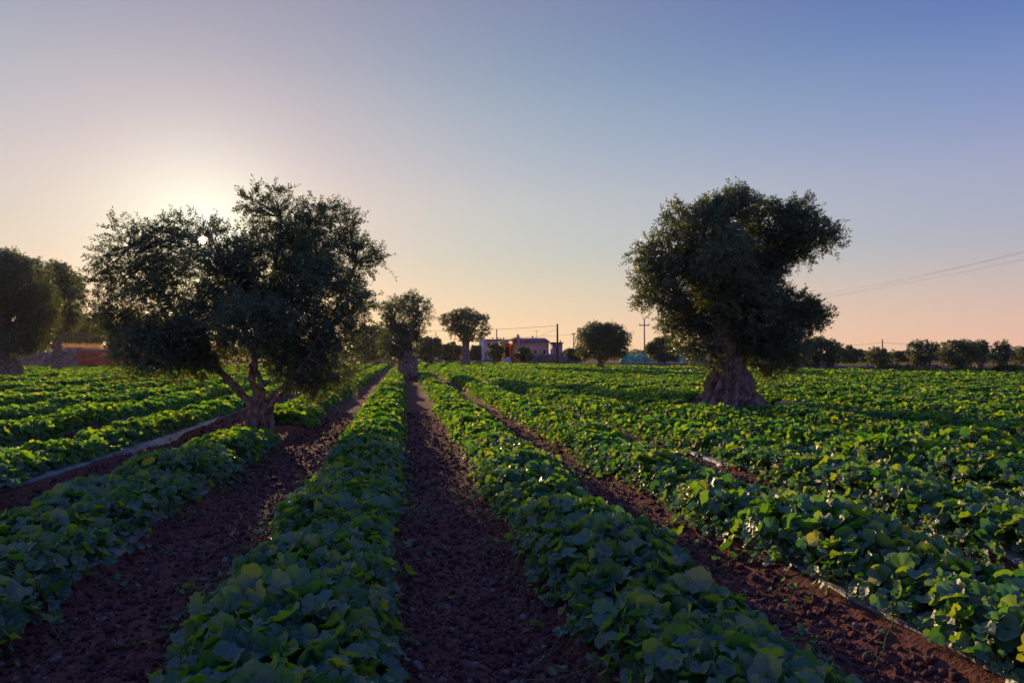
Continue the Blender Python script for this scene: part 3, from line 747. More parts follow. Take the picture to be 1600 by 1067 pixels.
MIDT = [ # px, depth, crown box, base trunk h, rb, rn, label
 (92, 58, (44, 134, 410, 536), 1.8, .8, .5, 'tall dark olive tree just behind the one at the left edge', 10),
 (1284, 57, (1250, 1314, 525, 578), 1.0, .75, .4, 'wide low olive tree right of the massive old olive, beside the long wall', 8),
 (1228, 60, (1200, 1266, 532, 578), 1.0, .6, .4, 'olive tree half hidden behind the drooping boughs of the massive old olive', 7),
 (1371, 57, (1351, 1398, 543, 577), .95, .35, .18, 'small round olive tree with a slim forked trunk under the far utility pole', 7),
 (1443, 53, (1414, 1468, 531, 574), .9, .40, .22, 'olive tree with a straight trunk, third from the right edge of the photo', 8),
 (1504, 49, (1466, 1530, 529, 581), .55, .38, .22, 'dense dark olive tree with low skirts touching its wide neighbour on the right', 9),
 (1532, 54, (1502, 1550, 527, 574), .8, .4, .3, 'tall olive crown behind and between the two trees near the right edge', 7),
 (1566, 47, (1545, 1585, 531, 575), .75, .6, .3, 'olive tree near the right edge with a spreading pair of leaning trunks', 7),
 (1606, 72, (1578, 1640, 541, 574), 1.0, .5, .3, 'darker distant olive tree cut by the right side of the photo', 7),
 (1036, 92, (1006, 1066, 527, 566), 1.2, .35, .2, 'dark olive tree with a forked trunk standing before the teal netting, beside the crossarm pole', 8),
 (775, 99, (763, 788, 536, 564), .8, .22, .14, 'small rounded green tree in front of the pale two-storey building', 5),
 (818, 97, (804, 834, 541, 566), .5, .25, .15, 'low fan-shaped green tree in front of the salmon house', 5),
 (901, 93, (886, 918, 542, 566), 1.4, .18, .10, 'thin young tree with a dark slanting trunk, left of the double-domed olive', 6),
 (574, 104, (546, 602, 505, 566), 1.5, .5, .3, 'shadowy olive tree between the nearest crown and the thick grey trunk', 8),
 (668, 106, (648, 692, 524, 567), 1.2, .45, .3, 'yellowish green olive tree just right of the thick grey trunk at the row ends', 7),
 (702, 116, (680, 726, 534, 567), 1.2, .4, .3, 'broad mid green tree behind the open branching olive', 6),
 (742, 112, (726, 758, 539, 568), .8, .3, .2, 'dark bluish bush-like tree left of the pale building', 5),
 (1150, 66, (1118, 1196, 538, 572), .9, .6, .4, 'low olive tree hidden behind the trunk of the massive old olive', 7),
 (1322, 112, (1306, 1346, 541, 569), 1.2, .4, .3, 'distant dome of a tree above the green strip, left of the far utility pole', 6),
 (1346, 140, (1332, 1362, 547, 569), 1.2, .4, .3, 'small distant tree touching the far utility pole tree on its left', 5),
 (1405, 130, (1392, 1422, 548, 569), 1.2, .4, .3, 'small distant tree filling the gap right of the far utility pole', 5),
 (150, 130, (108, 176, 487, 546), 2, .5, .35, 'hazy purple tree rising behind the golden dry grass', 8),
 (205, 120, (166, 250, 498, 556), 2, .5, .35, 'hazy tree behind the red rendered tank', 8),
 (90, 118, (60, 120, 505, 548), 2, .5, .35, 'hazy tree low behind the stone wall left of the golden grass', 7),
 (880, 108, (874, 896, 547, 566), .7, .2, .12, 'green shrub-like tree right of the grey annex', 5),
]
for q, (px, d, (x0, x1, y0, y1), h, rb, rn, lab, n) in enumerate(MIDT):
    lf = .0022*d+.015
    w = (x1-x0)*d/FPX
    std_tree('olive_tree' if q not in (10, 11, 12, 16, 24) else 'small_tree', gbase(px, d), d, box_lobes(x0, x1, y0, y1-(3 if y1 > 570 else 0), n+2, 100+q, d), lab, h, rb, rn, 200+q,
             twigs=190 if w < 4 else 170, leaf=min(lf, .24), tl=min(.26, w*.05), per=8, nl=5, sub=2,
             group='trees beyond the field edge', cat='tree' if q in (10, 11, 12, 16, 24) else 'olive tree', sides=32)
# far tree line
g2 = np.random.default_rng(5)
def tree_line(pxs, d, ytop, where):
    lab = 'dark distant tree in the tree line ' + where
    for i, px in enumerate(pxs):
        dd = d*g2.uniform(.93, 1.1); w = g2.uniform(24, 40); yt = ytop + g2.uniform(-3, 4)
        std_tree('tree', gbase(px, dd), dd, box_lobes(px-w/2, px+w/2, yt, 562, 6, int(g2.integers(1e6)), dd), lab, 1.5, .5, .3, int(g2.integers(1e6)),
                 twigs=20, leaf=.38, tl=.5, per=7, nl=4, sub=1, group='distant trees '+where, cat='tree', sides=16)
tree_line(list(range(985, 1110, 16)), 230, 546, 'beyond the teal netting')
tree_line(list(range(1300, 1660, 22)), 190, 550, 'beyond the yellow strip at the right')
tree_line(list(range(540, 760, 26)), 170, 545, 'behind the end of the central furrow')
tree_line(list(range(-60, 110, 30)), 160, 535, 'behind the stone wall at the left edge')
tree_line(list(range(250, 540, 34)), 150, 535, 'behind the crown of the nearest olive')
tree_line(list(range(840, 985, 24)), 220, 549, 'behind the grey annex and double-domed olive')

# ------------------------------------------------------------------ dry stone walls
def stone_wall(P0, P1, h, th, label, st=.32, seed=0, broken=0.0, group=None):
    g = np.random.default_rng(seed); P0 = np.array(P0); P1 = np.array(P1); L = np.linalg.norm(P1-P0); d = (P1-P0)/L; nrm_ = np.array([-d[1], d[0], 0])
    b = MB(); cube = np.array([(x, y, z) for x in (-.5, .5) for y in (-.5, .5) for z in (-.5, .5)])
    f = np.array([(0, 1, 3, 2), (4, 6, 7, 5), (0, 4, 5, 1), (2, 3, 7, 6), (0, 2, 6, 4), (1, 5, 7, 3)])
    z = 0.0; V = []; rows = []
    while z < h:
        hh = st*g.uniform(.42, .7); s = 0
        while s < L:
            w = st*g.uniform(.6, 1.6); hb = h*(1+.12*math.sin(s*.7+seed)+.05*g.normal()) - (broken*max(0, math.sin(s*.33+seed*2)) if broken else 0)
            if z+hh*.5 < hb:
                c = P0 + d*(s+w/2); o = g.normal()*.03
                cc = cube.copy()*(1+.16*g.normal(size=(8, 3))); ty = th*g.uniform(.9, 1.1)
                A = np.array([d*w*.97, nrm_*ty, np.array([0, 0, hh*.95])])
                V.append(cc@A + c + nrm_*o + np.array([0, 0, z+hh/2-.02]))
            s += w
        z += hh
    V = np.array(V); n = len(V)
    b.add(V.reshape(-1, 3), (f[None]+(np.arange(n)*8)[:, None, None]).reshape(-1, 4))
    b.box(0, .001, 0, .001, -.5, -.499) if False else None
    c = (P0+P1)/2; c[2] = 0
    o = b.build('stone_wall', M['stone'], None, off=c); o.location = tuple(c)
    tag(o, label, 'stone wall', group); return o
stone_wall(gbase(20, 77), gbase(131, 75.5), 2.25, .7, 'tall dry stone wall left of the red rendered tank, golden grass along its top', .36, 1)
stone_wall(gbase(131, 76.5), gbase(330, 79), 1.45, .7, 'dry stone wall running behind the red rendered tank', .36, 2)
stone_wall(gbase(-140, 78), gbase(20, 77), 2.2, .7, 'dry stone wall behind the twisted trunk at the left edge', .36, 3)
stone_wall(gbase(530, 106), gbase(632, 112), .95, .7, 'low purple stone wall behind the row ends, left of the thick grey trunk', .4, 4)
stone_wall(gbase(640, 114), gbase(790, 104), .75, .7, 'low stone wall behind the row ends under the open branching olive', .4, 5, .2)
stone_wall(gbase(828, 101), gbase(900, 99), 1.55, .8, 'dark stone wall in front of the salmon house', .42, 6)
stone_wall(gbase(905, 84), gbase(1110, 80), .62, .8, 'tumbled low stone wall in front of the teal netting', .42, 7, .45)
stone_wall(gbase(1110, 72), gbase(1262, 63), .80, .7, 'low stone wall passing behind the massive old olive', .36, 8)
stone_wall(gbase(1262, 63), gbase(1700, 53), .70, .7, 'long low purple stone wall behind the trees on the right', .34, 9)

# ------------------------------------------------------------------ ground sheets beyond the field
def sheet(name, pts, z, mat):
    v = [(*p[:2], z) for p in pts]; b = MB().add(v, np.array([list(range(len(v)))]))
    return tag(b.build(name, mat), kind='structure')
sheet('dirt_track', [gbase(1150, 66), gbase(1300, 56.5), gbase(1750, 46.5), gbase(1750, 52), gbase(1300, 62), gbase(1150, 71)], .012, M['track'])
sheet('far_field', [gbase(1120, 76), gbase(1300, 66), gbase(1800, 56), gbase(1800, 120), gbase(1300, 150), gbase(1000, 160), gbase(900, 95)], .008, M['far_field'])
sheet('verge', [gbase(640, 118), gbase(800, 101), gbase(900, 92), gbase(1000, 84), gbase(1000, 90), gbase(900, 100), gbase(780, 112)], .016, M['track'])

# ------------------------------------------------------------------ grasses and scrub
def blades(pos, h, w, lean=.25, mat='straw'):
    n = len(pos); tv = np.array([(-.5, 0, 0), (.5, 0, 0), (.12, .12, .6), (0, .35, 1.0), (-.12, .12, .6)])
    up_ = unit(np.array([0, 0, 1.])+rng.normal(size=(n, 3))*lean); x = unit(np.cross(unit(rng.normal(size=(n, 3))), up_)); y = np.cross(up_, x)
    return tv, np.array([(0, 1, 2, 4)]), np.array([(4, 2, 3)]), np.stack([x, y, up_], 1)
def grass(name, P, h, w, label, mat, lean=.25, cat='grass'):
    tv, f4, f3, ax = blades(P, h, w, lean); n = len(P)
    hh = h*rng.uniform(.5, 1.3, n); sc = np.stack([np.full(n, w), hh, hh], 1)
    b = MB().inst(tv, f4, P, ax, sc); b.f.append((f3[None]+(np.arange(n)*5)[:, None, None]).reshape(-1, 3)); b.m.append(0)
    return tag(b.build(name, M[mat]), label, cat, kind='stuff')
def band(px0, px1, d0, d1, n, z=0.0, clump=1.0):
    px = rng.uniform(px0, px1, n); d = rng.uniform(d0, d1, n)
    P = np.array([gbase(a, b) for a, b in zip(px, d)]); P[:, 2] = z
    k = n2(P[:, 0], P[:, 1], clump, 71, 2) > -.35; return P[k]
Pg = band(88, 178, 78.5, 84, 5200, 1.75)
grass('dry_grass', Pg, 1.05, .07, 'golden backlit dry grass standing above the stone wall', 'straw')
# earth terrace that carries that grass
bt = MB(); tp = [gbase(-160, 78.6), gbase(330, 79.6), gbase(330, 112), gbase(-160, 112)]
bt.add([(*p[:2], z) for z in (-.1, 1.35) for p in tp], [(4, 5, 6, 7), (0, 1, 5, 4), (1, 2, 6, 5), (2, 3, 7, 6), (3, 0, 4, 7)])
tag(bt.build('terrace', M['track']), kind='structure')
P1 = band(1330, 1720, 47.2, 50, 4200, .0, .8)
def scrub(name, P, h, size, label, mat, cat='undergrowth'):
    n = len(P); p = P.copy(); p[:, 2] += rng.random(n)**1.2*h*(1+.8*n2(P[:, 0], P[:, 1], .8, 75, 2))
    tv, f = LO[0]; b = MB().inst(tv, f, p, frames(unit(rng.normal(size=(n, 3)))), size*rng.uniform(.6, 1.4, n))
    return tag(b.build(name, M[mat]), label, cat, kind='stuff')
def edge_pts(xa, xb, off0, off1, n):
    x = rng.uniform(xa, xb, n); y = ymax(x) + rng.uniform(off0, off1, n); P = np.stack([x, y, np.zeros(n)], 1); return P
scrub('undergrowth', edge_pts(EDGE[10, 0]+2, EDGE[12, 0], -.3, 1.6, 9000), .5, .10, 'mixed dry and green weeds along the far right field edge', 'scrub')
grass('verge_grass', edge_pts(EDGE[5, 0], EDGE[9, 0], -.2, 5, 12000), .40, .035, 'brownish grass verge between the crop and the buildings', 'scrub', .4)
grass('far_grass', band(1120, 1720, 70, 125, 16000, 0, .5), .45, .12, 'yellow green strip of grass beyond the long stone wall', 'scrub', .4)
grass('net_grass', band(900, 1120, 86, 98, 6000, 0, .5), .5, .08, 'yellow green grass strip in front of the teal netting', 'scrub', .4)

# bits of dry straw and dead stem on the bare soil
def litter():
    b = MB(); n = 520; r = 2.6+15*rng.random(n)**1.3; a = np.radians(rng.uniform(-33, 50, n)); x = r*np.sin(a); y = r*np.cos(a); u, k = row_u(x)
    for x_, y_ in zip(x[np.abs(u) > .45], y[np.abs(u) > .45]):
        z_ = float(gz(np.array([x_]), np.array([y_]))[0]); L = rng.uniform(.02, .11); q = rng.uniform(0, 6.3); d = np.array([math.cos(q), math.sin(q), rng.normal()*.15])*L
        p0 = np.array([x_, y_, z_+.012]); b.tube([p0, p0+d*.5+rng.normal(size=3)*.006, p0+d], [.0022, .002, .0012], 3, False)
    tag(b.build('dry_litter', M['straw']), 'short bits of straw and dead stem lying on the bare soil', 'straw litter', kind='stuff')
litter()
# small weeds in the near furrows
def weeds():
    b = MB(); n = 0
    for (x, y) in [(-1.35, 4.6), (-1.1, 6.2), (.35, 5.3), (.2, 4.1), (.55, 7.4), (-1.6, 8.5), (2.6, 5.6), (2.5, 9.0), (.25, 9.5), (-1.0, 11.5), (4.6, 7.2), (-1.5, 5.6), (.7, 3.7), (-1.2, 14.3), (-1.5, 13.2)]:
        m = int(rng.integers(4, 9)); z = float(gz(np.array([x]), np.array([y]))[0])
        P = np.array([x, y, z])+rng.normal(size=(m, 3))*np.array([.04, .04, .008]); P[:, 2] += .03
        tv, f3, f4, at_ = HI[int(rng.integers(9))]
        nv = unit(np.array([0, 0, .8])+rng.normal(size=(m, 3))*.4); b0 = b.n
        b.inst(tv, f3, P, frames(nv), rng.uniform(.012, .028, m)); b.f.append((f4[None]+(np.arange(m)*len(tv))[:, None, None]).reshape(-1, 4)+b0); b.m.append(0)
    tag(b.build('furrow_weeds', M['stem'], None, True), 'tiny pale green seedlings scattered in the bare furrows', 'weeds', kind='stuff')
weeds()

# ------------------------------------------------------------------ buildings
def rooted(name, px, d, rz, label, cat, group=None):
    p = gbase(px, d); o = empty(name, p, -YAW+rz); return tag(o, label, cat, group)
def prism(b, prof, x0, x1):
    """profile in (y, z), extruded along x"""
    n = len(prof); v = [(x, y, z) for x in (x0, x1) for y, z in prof]
    b.add(v, np.array([list(range(n))[::-1]])); b.f.append(np.array([list(range(n, 2*n))])+b.n-2*n); b.m.append(0)
    b.f.append(np.array([(i, (i+1) % n, n+(i+1) % n, n+i) for i in range(n)])+b.n-2*n); b.m.append(0)
K = 110/FPX
def house():
    R = rooted('farm_house', 784, 110, math.radians(12), 'single-storey salmon farm house with a sloping tiled roof and an orange sunlit porch', 'house')
    X = lambda px: (px-784)*K
    z = lambda py: CAM_H+(555-py)*K
    b = MB(); b.box(X(809), X(860), 0, 6, -.3, z(534)); b.build('wall', M['salmon'], R)
    b = MB(); prism(b, [(-.35, z(534.2)), (-.35, z(533.2)), (3, z(527)), (6.3, z(533.2)), (6.3, z(534.2))], X(813), X(861.5)); r = b.build('roof', M['rooftile'], R)
    b = MB(); b.box(X(812), X(815), 1.5, 2.1, z(532), z(523)); b.box(X(811.5), X(815.5), 1.42, 2.18, z(523), z(522.2)); b.build('chimney', M['salmon'], r)
    b = MB(); b.box(X(839), X(841), 2.6, 3.0, z(530), z(524.5)); b.box(X(838.6), X(841.4), 2.5, 3.1, z(524.5), z(524)); b.build('chimney', M['grey'], r)
    # gable parapet between porch and main wing
    b = MB(); n = [(X(806.5), z(570)), (X(812.9), z(570)), (X(812.9), z(525.5)), (X(806.5), z(529.5))]
    v = [(x, y, q) for y in (-.06, 5.5) for x, q in n]; b.add(v, [(0, 1, 2, 3), (7, 6, 5, 4), (0, 4, 5, 1), (1, 5, 6, 2), (2, 6, 7, 3), (3, 7, 4, 0)]); b.build('gable_wall', M['salmon'], R)
    # porch wing: left pier, right pier, back wall, lean-to roof
    b = MB(); b.box(X(785), X(789), -.5, -.1, -.3, z(536)); b.box(X(785), X(787), -.1, 3.4, -.3, z(536)); b.build('porch_pier', M['orange'], R)
    b = MB(); b.box(X(803), X(806.3), -.5, 2.5, -.3, z(536)); b.build('porch_pier', M['orange'], R)
    b = MB(); b.box(X(787.1), X(802.9), 2.6, 2.9, -.3, z(536)); b.build('back_wall', M['orange'], R)
    b = MB(); b.box(X(793), X(801), 2.45, 2.595, -.1, z(542)); b.build('door', M['dark'], R)
    b = MB(); n = [(X(783), z(535.6)), (X(806.4), z(530.4)), (X(806.4), z(528.6)), (X(783), z(534.0))]
    v = [(x, y, q) for y in (-.9, 3.9) for x, q in n]; b.add(v, [(0, 1, 2, 3), (7, 6, 5, 4), (0, 4, 5, 1), (1, 5, 6, 2), (2, 6, 7, 3), (3, 7, 4, 0)]); b.build('porch_roof', M['rooftile'], R)
    for px in (822, 836, 851):
        b = MB(); b.box(X(px), X(px+4), -.05, .05, 1.2, 2.3); w = b.build('window', M['dark'], R)
        b = MB(); b.box(X(px)-.06, X(px+4)+.06, -.10, -.052, 1.1, 1.2); b.build('sill', M['pale'], w)
    b = MB(); b.tube([(X(847), 3, z(528)), (X(847), 3, z(514.5))], .03, 6); b.tube([(X(843.5), 3, z(516)), (X(849.5), 3, z(515.4))], .02, 5)
    b.tube([(X(845), 2.6, z(518)), (X(849), 3.3, z(517.6))], .02, 5); b.tube([(X(846), 2.5, z(522)), (X(848.4), 3.4, z(522))], .02, 5)
    b.build('antenna', M['metal'], R)
house()
def pale_house():
    d = 126; k = d/FPX; R = rooted('pale_building', 748, d, math.radians(6), 'pale two-storey building with a dark flat roof edge behind the small round tree', 'house')
    X = lambda px: (px-748)*k
    z = lambda py: CAM_H+(555-py)*k
    b = MB(); b.box(X(757), X(797), 0, 8, -.3, z(532)); b.build('wall', M['pale'], R)
    b = MB(); b.box(X(750), X(756.9), -.4, 6, -.3, z(527)); b.build('stair_tower', M['pale'], R)
    b = MB(); b.box(X(756.9), X(798), -.4, 8.4, z(532), z(530)); b.build('roof', M['rooftile'], R)
    for px, py in ((762, 536), (771, 536), (780, 536), (760, 548), (770, 549)):
        b = MB(); b.box(X(px), X(px+3.4), -.06, .06, z(py+5.5), z(py)); w = b.build('window', M['dark'], R)
        b = MB(); b.box(X(px)-.08, X(px+3.4)+.08, -.14, -.062, z(py+5.5)-.1, z(py+5.5)); b.build('sill', M['pale'], w)
    for px, h in ((771, 527.5), (779, 526.5), (783.5, 528), (788, 527)):
        b = MB(); b.box(X(px), X(px+1.2), 2, 2.3, z(530), z(h)); b.box(X(px)-.05, X(px+1.2)+.05, 1.95, 2.35, z(h), z(h-.5)); b.build('chimney', M['pole'], R)
pale_house()
def annex():
    d = 114; k = d/FPX; R = rooted('grey_annex', 861, d, math.radians(6), 'low grey annex with an overhanging flat roof at the right end of the salmon house', 'outbuilding')
    X = lambda px: (px-861)*k
    z = lambda py: CAM_H+(555-py)*k
    b = MB(); b.box(X(866.5), X(880), .5, 5, -.3, z(536)); b.build('wall', M['grey'], R)
    b = MB(); b.box(X(862.5), X(866.4), .6, 3, -.3, z(545)); b.build('low_wall', M['pale'], R)
    b = MB(); b.box(X(862.3), X(881.5), 0, 5.3, z(536), z(534.6)); b.build('roof', M['rooftile'], R)
    b = MB(); b.box(X(870), X(874), .44, .56, z(549), z(541)); b.build('window', M['dark'], R)
    b = MB(); b.box(X(878.5), X(880), 2, 2.4, z(534.6), z(531.5)); b.box(X(878.3), X(880.2), 1.9, 2.5, z(531.5), z(531)); b.build('chimney', M['grey'], R)
annex()
def tank():
    d = 70; k = d/FPX; R = rooted('water_tank', 127, d, math.radians(10), 'long low red rendered water tank in front of the dry stone wall', 'tank')
    X = lambda px: (px-127)*k
    H = 1.98
    b = MB(); b.box(X(129), X(212), 0, .3, -.2, H); b.box(X(129), X(212), 3.2, 3.5, -.2, H); b.box(X(129), X(129)+.3, .3, 3.2, -.2, H); b.box(X(212)-.3, X(212), .3, 3.2, -.2, H)
    b.build('basin', M['tank'], R)
    b = MB(); b.box(X(129)-.1, X(212)+.1, -.1, .36, H, H+.14); b.box(X(129)-.1, X(212)+.1, 3.14, 3.6, H, H+.14); b.box(X(129)-.1, X(129)+.36, .36, 3.14, H, H+.14); b.box(X(212)-.36, X(212)+.1, .36, 3.14, H, H+.14)
    b.build('rim', M['salmon'], R)
    b = MB(); b.box(X(128)-.35, X(129)-.001, -.12, .25, -.2, H+.2); b.build('corner_pier', M['tank'], R)
tank()
def netting():
    g = np.random.default_rng(3)
    for i, (px0, px1, d, h) in enumerate([(972, 1045, 104, 1.72), (1034, 1104, 101, 1.5)]):
        a = gbase(px0, d); b_ = gbase(px1, d-3); n = 90; m = 14; L = np.linalg.norm(b_-a); dr = (b_-a)/L; nr = np.array([-dr[1], dr[0], 0])
        t = np.linspace(0, 1, n); ph = np.linspace(0, math.pi, m)
        T, PH = np.meshgrid(t, ph, indexing='ij')
        Hh = h*(1+.10*n2(T*L, T*0, .5, 80+i, 2)) *np.clip(np.minimum(T, 1-T)*14, .25, 1)**.5
        fold = .10*np.sin(T*L*2.8+2*n2(T*L, PH, .6, 82, 2))+.06*n2(T*L, PH*2, 1.4, 84, 2)
        W = 2.2*np.cos(PH)*(1+fold*.5); Z = np.sin(PH)**.8*Hh*(1+fold)
        V = a[None, None]+dr*(T*L)[..., None]+nr*W[..., None]; V[..., 2] = Z-.05
        ii = np.arange(n-1)[:, None]*m; j = np.arange(m-1)[None]
        o = MB().add(V.reshape(-1, 3), np.stack([ii+j, ii+j+1, ii+m+j+1, ii+m+j], -1).reshape(-1, 4)).build('net_tunnel', M['net'], None, True, off=a)
        o.location = tuple(a)
        tag(o, ['teal net-covered tunnel behind the crossarm pole, right of the double-domed olive', 'lower teal net-covered tunnel whose end reaches behind the massive old olive'][i], 'net tunnel', 'net-covered tunnels')
netting()
# heap, tarpaulin, pillar by the houses
def heap(name, px, d, w, h, mat, label, cat, seed):
    g = np.random.default_rng(seed); p = gbase(px, d); a, r = np.meshgrid(np.linspace(0, 2*math.pi, 25)[:-1], np.linspace(0, 1, 9))
    V = np.stack([r*w*np.cos(a), r*w*.6*np.sin(a), h*(1-r**1.6)], -1); V[..., 2] += .22*h*fbm(V*1.7+seed, 3, seed)*(1-r**3); V[..., :2] *= (1+.15*fbm(V[..., :3]*.9+seed, 2, seed))[..., None]
    n, m = a.shape; i = np.arange(n-1)[:, None]*m; j = np.arange(m)[None]; k = (j+1) % m
    V[-1, :, 2] = -.1
    o = MB().add(V.reshape(-1, 3), np.stack([i+j, i+m+j, i+m+k, i+k], -1).reshape(-1, 4)).build(name, M[mat], None, True)
    o.location = tuple(p); tag(o, label, cat)
heap('rubble_heap', 793, 101, 1.1, 1.35, 'pale', 'pale rubble heap in front of the sunlit orange porch', 'rubble heap', 2)
heap('covered_heap', 761, 103, .9, 1.2, 'blue', 'bluish tarpaulin-covered heap beside the pale pillar', 'covered heap', 3)
R = rooted('gate_pillar', 755, 104, 0, 'slim pale pillar standing before the pale building beside the bluish heap', 'pillar')
b = MB(); b.box(-.22, .22, -.22, .22, -.1, 2.35); b.build('shaft', M['pale'], R); b = MB(); b.box(-.32, .32, -.32, .32, 2.35, 2.6); b.build('cap', M['pale'], R)

# ------------------------------------------------------------------ poles and wires
def upole(px, d, ytop, r, label, mat='pole', arms=None, stay=None):
    p = gbase(px, d); h = CAM_H+(555-ytop)*d/FPX
    R = empty('utility_pole', p, -YAW); tag(R, label, 'utility pole', 'utility poles')
    b = MB(); b.tube([(0, 0, -.3), (0, 0, h*.5), (0, 0, h)], [r, r*.88, r*.75], 10); b.build('post', M[mat], R)
    for (z, w) in (arms or []):
        b = MB(); b.box(-w, w, -.06, .06, h-z-.07, h-z+.07); a = b.build('crossarm', M['metal'], R)
        for x in (-w+.1, w-.1):
            b = MB(); b.tube([(x, 0, h-z+.07), (x, 0, h-z+.17), (x, 0, h-z+.30)], [.035, .07, .045], 8); b.build('insulator', M['pale'], a)
    return p, h
pA, hA = upole(871, 97, 506, .16, 'thick dark wooden pole in front of the grey annex')
pB, hB = upole(1007, 98, 499, .11, 'tall thin concrete pole with a crossarm and forked top, left of the massive old olive', 'concrete', [(.85, .75)])
b = MB(); fk = gbase(1007, 98)
for s in (-1, 1): b.tube([tuple(RT*s*0+np.array([0, 0, hB-.1])), tuple(RT*s*.28+np.array([0, 0, hB+.35]))], .05, 6)
forks_par = [o for o in SC.collection.objects if o.name.startswith('utility_pole')][-1]
fk_o = b.build('fork', M['metal'], forks_par); fk_o.rotation_euler = (0, 0, YAW)
upole(776, 122, 514, .12, 'thin pale pole rising behind the flat roof of the pale building', 'concrete')
upole(896.5, 150, 520, .14, 'faint distant pole with a short crossarm right of the grey annex', 'concrete', [(.3, .5)])
upole(1379, 135, 530, .12, 'far utility pole rising above the small round olive on the right', 'pole')
upole(681, 125, 519, .1, 'thin pole half hidden left of the open branching olive', 'concrete')
# lattice mast with a leaning prop
p = gbase(905, 112); R = empty('lattice_mast', p, -YAW); tag(R, 'slim brick-red lattice mast with a leaning prop beside the double-domed olive', 'mast')
hm = CAM_H+(555-512)*112/FPX; b = MB()
for s in ((-.3, -.3), (.3, -.3), (-.3, .3), (.3, .3)): b.tube([(s[0], s[1], -.1), (s[0]*.7, s[1]*.7, hm)], .05, 5)
for q in range(9):
    z0, z1 = hm*q/9, hm*(q+1)/9; s = 1 if q % 2 else -1; b.tube([(-.3*s, -.3, z0), (.3*s, -.3, z1)], .03, 4); b.tube([(-.3*s, .3, z0), (.3*s, .3, z1)], .03, 4)
b.build('frame', M['pole'], R)
b = MB(); b.tube([(-1.0-.1, 0, CAM_H+(555-541)*112/FPX-2.2), (-.9, 0, CAM_H+(555-541)*112/FPX), (-.05, 0, hm*.93)], .06, 6); b.build('prop', M['pole'], R)
def wire(name, A, B, sag, r, label, group='overhead wires'):
    A = np.array(A); B = np.array(B); t = np.linspace(0, 1, 40)[:, None]; P = A+(B-A)*t; P[:, 2] -= sag*4*(t*(1-t))[:, 0]
    o = MB().tube(P-A, r, 4).build(name, M['metal']); o.location = tuple(A); tag(o, label, 'wire', group)
topA = np.array([*pA[:2], hA-.25])
wire('overhead_wire', topA, at(560, 514, 112), .5, .02, 'upper wire running left from the thick dark pole over the salmon house')
wire('overhead_wire', topA-np.array([0, 0, .35]), at(800, 533, 112), .5, .018, 'lower wire sagging from the thick dark pole to the house roof')
wire('overhead_wire', at(1188, 478, 95), at(2040, 268, 28), .9, .007, 'uppermost of the three long wires rising across the sky on the right')
wire('overhead_wire', at(1188, 475, 97), at(2040, 292, 28.5), .5, .007, 'middle of the three long wires rising across the sky on the right')
wire('overhead_wire', at(1188, 480, 97), at(2040, 308, 28.5), .5, .007, 'lowest of the three long wires rising across the sky on the right')
wire('overhead_wire', at(1379, 535, 135), at(1300, 538, 150), .3, .025, 'faint short wire left of the far utility pole on the right')
wire('overhead_wire', at(1379, 535, 135), at(1640, 540, 140), .6, .025, 'faint wire right of the far utility pole, above the small trees')
wire('overhead_wire', at(-60, 462, 60), at(330, 487, 110), .4, .022, 'faint wire behind the nearest crown, above the hazy purple tree')
wire('overhead_wire', at(896.5, 523, 150), at(560, 527, 160), .6, .022, 'faint far wire running left from the distant pole behind the houses')

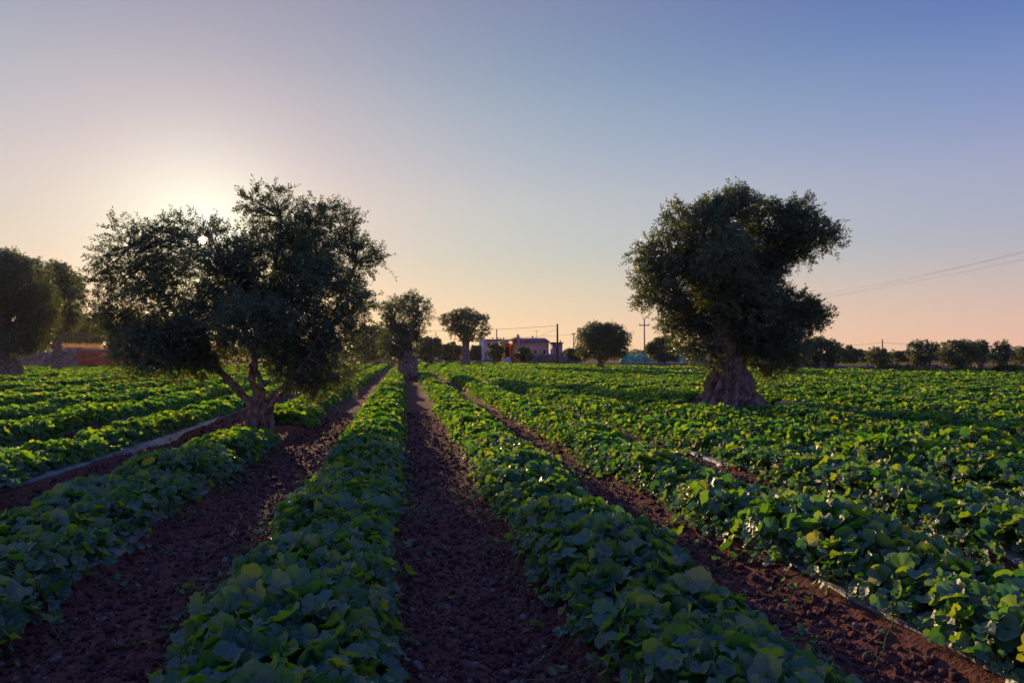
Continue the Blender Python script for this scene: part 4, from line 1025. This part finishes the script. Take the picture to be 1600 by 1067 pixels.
# ------------------------------------------------------------------ small things on the ground
p = ground(1236, 654); b = MB()
P = np.array([(0, 0, 0), (.18, .01, .02), (.4, .03, .0), (.62, .02, .01), (.8, 0, -.02)]); b.tube(P, [.035, .045, .04, .035, .02], 8, True, .25)
o = b.build('cut_branch', M['wood'], None, True); o.location = (p[0]-.4, p[1], .36); o.rotation_euler = (0, 0, -YAW-.05)
tag(o, 'pale pinkish cut branch lying right of the massive old trunk', 'branch')
p = ground(443, 682); a = np.linspace(-1.2, 1.7, 16)
o = MB().tube(np.stack([.16*np.cos(a)-.16, .12*np.sin(a), .035+.02*np.cos(a*2)], 1), .013, 6).build('hose_loop', M['pale'], None, True)
o.location = (p[0], p[1], .02); tag(o, 'curved pale piece of hose at the foot of the nearest olive trunk', 'hose')
# bare earth mound at the foot of the old olive
V = []; nA, nR = 40, 10
a, r = np.meshgrid(np.linspace(0, 2*math.pi, nA+1)[:-1], np.linspace(0, 1, nR)); V = np.stack([r*2.0*np.cos(a), r*1.5*np.sin(a), .20*(1-r**1.5)], -1)
V[..., 2] += .05*fbm(V*5, 3, 5)*(1-r); V[-1, :, 2] = -.05
i = np.arange(nR-1)[:, None]*nA; j = np.arange(nA)[None]; k = (j+1) % nA
o = MB().add(V.reshape(-1, 3), np.stack([i+j, i+nA+j, i+nA+k, i+k], -1).reshape(-1, 4)).build('earth_mound', M['soil'], None, True); o.location = (T_RIGHT[0]-.3, T_RIGHT[1], 0)
tag(o, kind='structure')
# vine shoot with a lone yellow leaf standing in the left furrow
p = ground(272, 902); R = empty('seedling', (p[0], p[1], float(gz(p[0:1], p[1:2])[0]))); tag(R, 'lone bright yellow-green curled seedling in the bare furrow left of the central row', 'seedling')
tv, f3, f4, at_ = HI[3]; b = MB(); b.inst(tv, f3, np.array([[0, 0, .055]]), frames(unit(np.array([[.7, .3, .5]]))), np.array([[.012, .035, .02]])); b.f.append(f4); b.m.append(0)
b.build('leaf', M['straw'], R, True); b = MB(); b.tube([(0, 0, -.01), (.004, 0, .03), (0, 0, .055)], .002, 5); b.build('stem', M['stem'], R)

# ------------------------------------------------------------------ air
hm_ = bpy.data.materials.new('haze'); hm_.use_nodes = True; ht = hm_.node_tree; ht.nodes.clear()
ho = N(ht, 'ShaderNodeOutputMaterial'); hv = N(ht, 'ShaderNodeVolumePrincipled')
hv.inputs['Color'].default_value = (.93, .90, .88, 1); hv.inputs['Density'].default_value = .00009; hv.inputs['Anisotropy'].default_value = .62
ht.links.new(hv.outputs[0], ho.inputs['Volume'])
hb = MB().box(-330, 420, -25, 420, -1.3, 13.5)
tag(hb.build('haze', hm_), 'thin warm evening haze lying over the whole plain', 'haze', kind='stuff')
SC.cycles.volume_bounces = 0
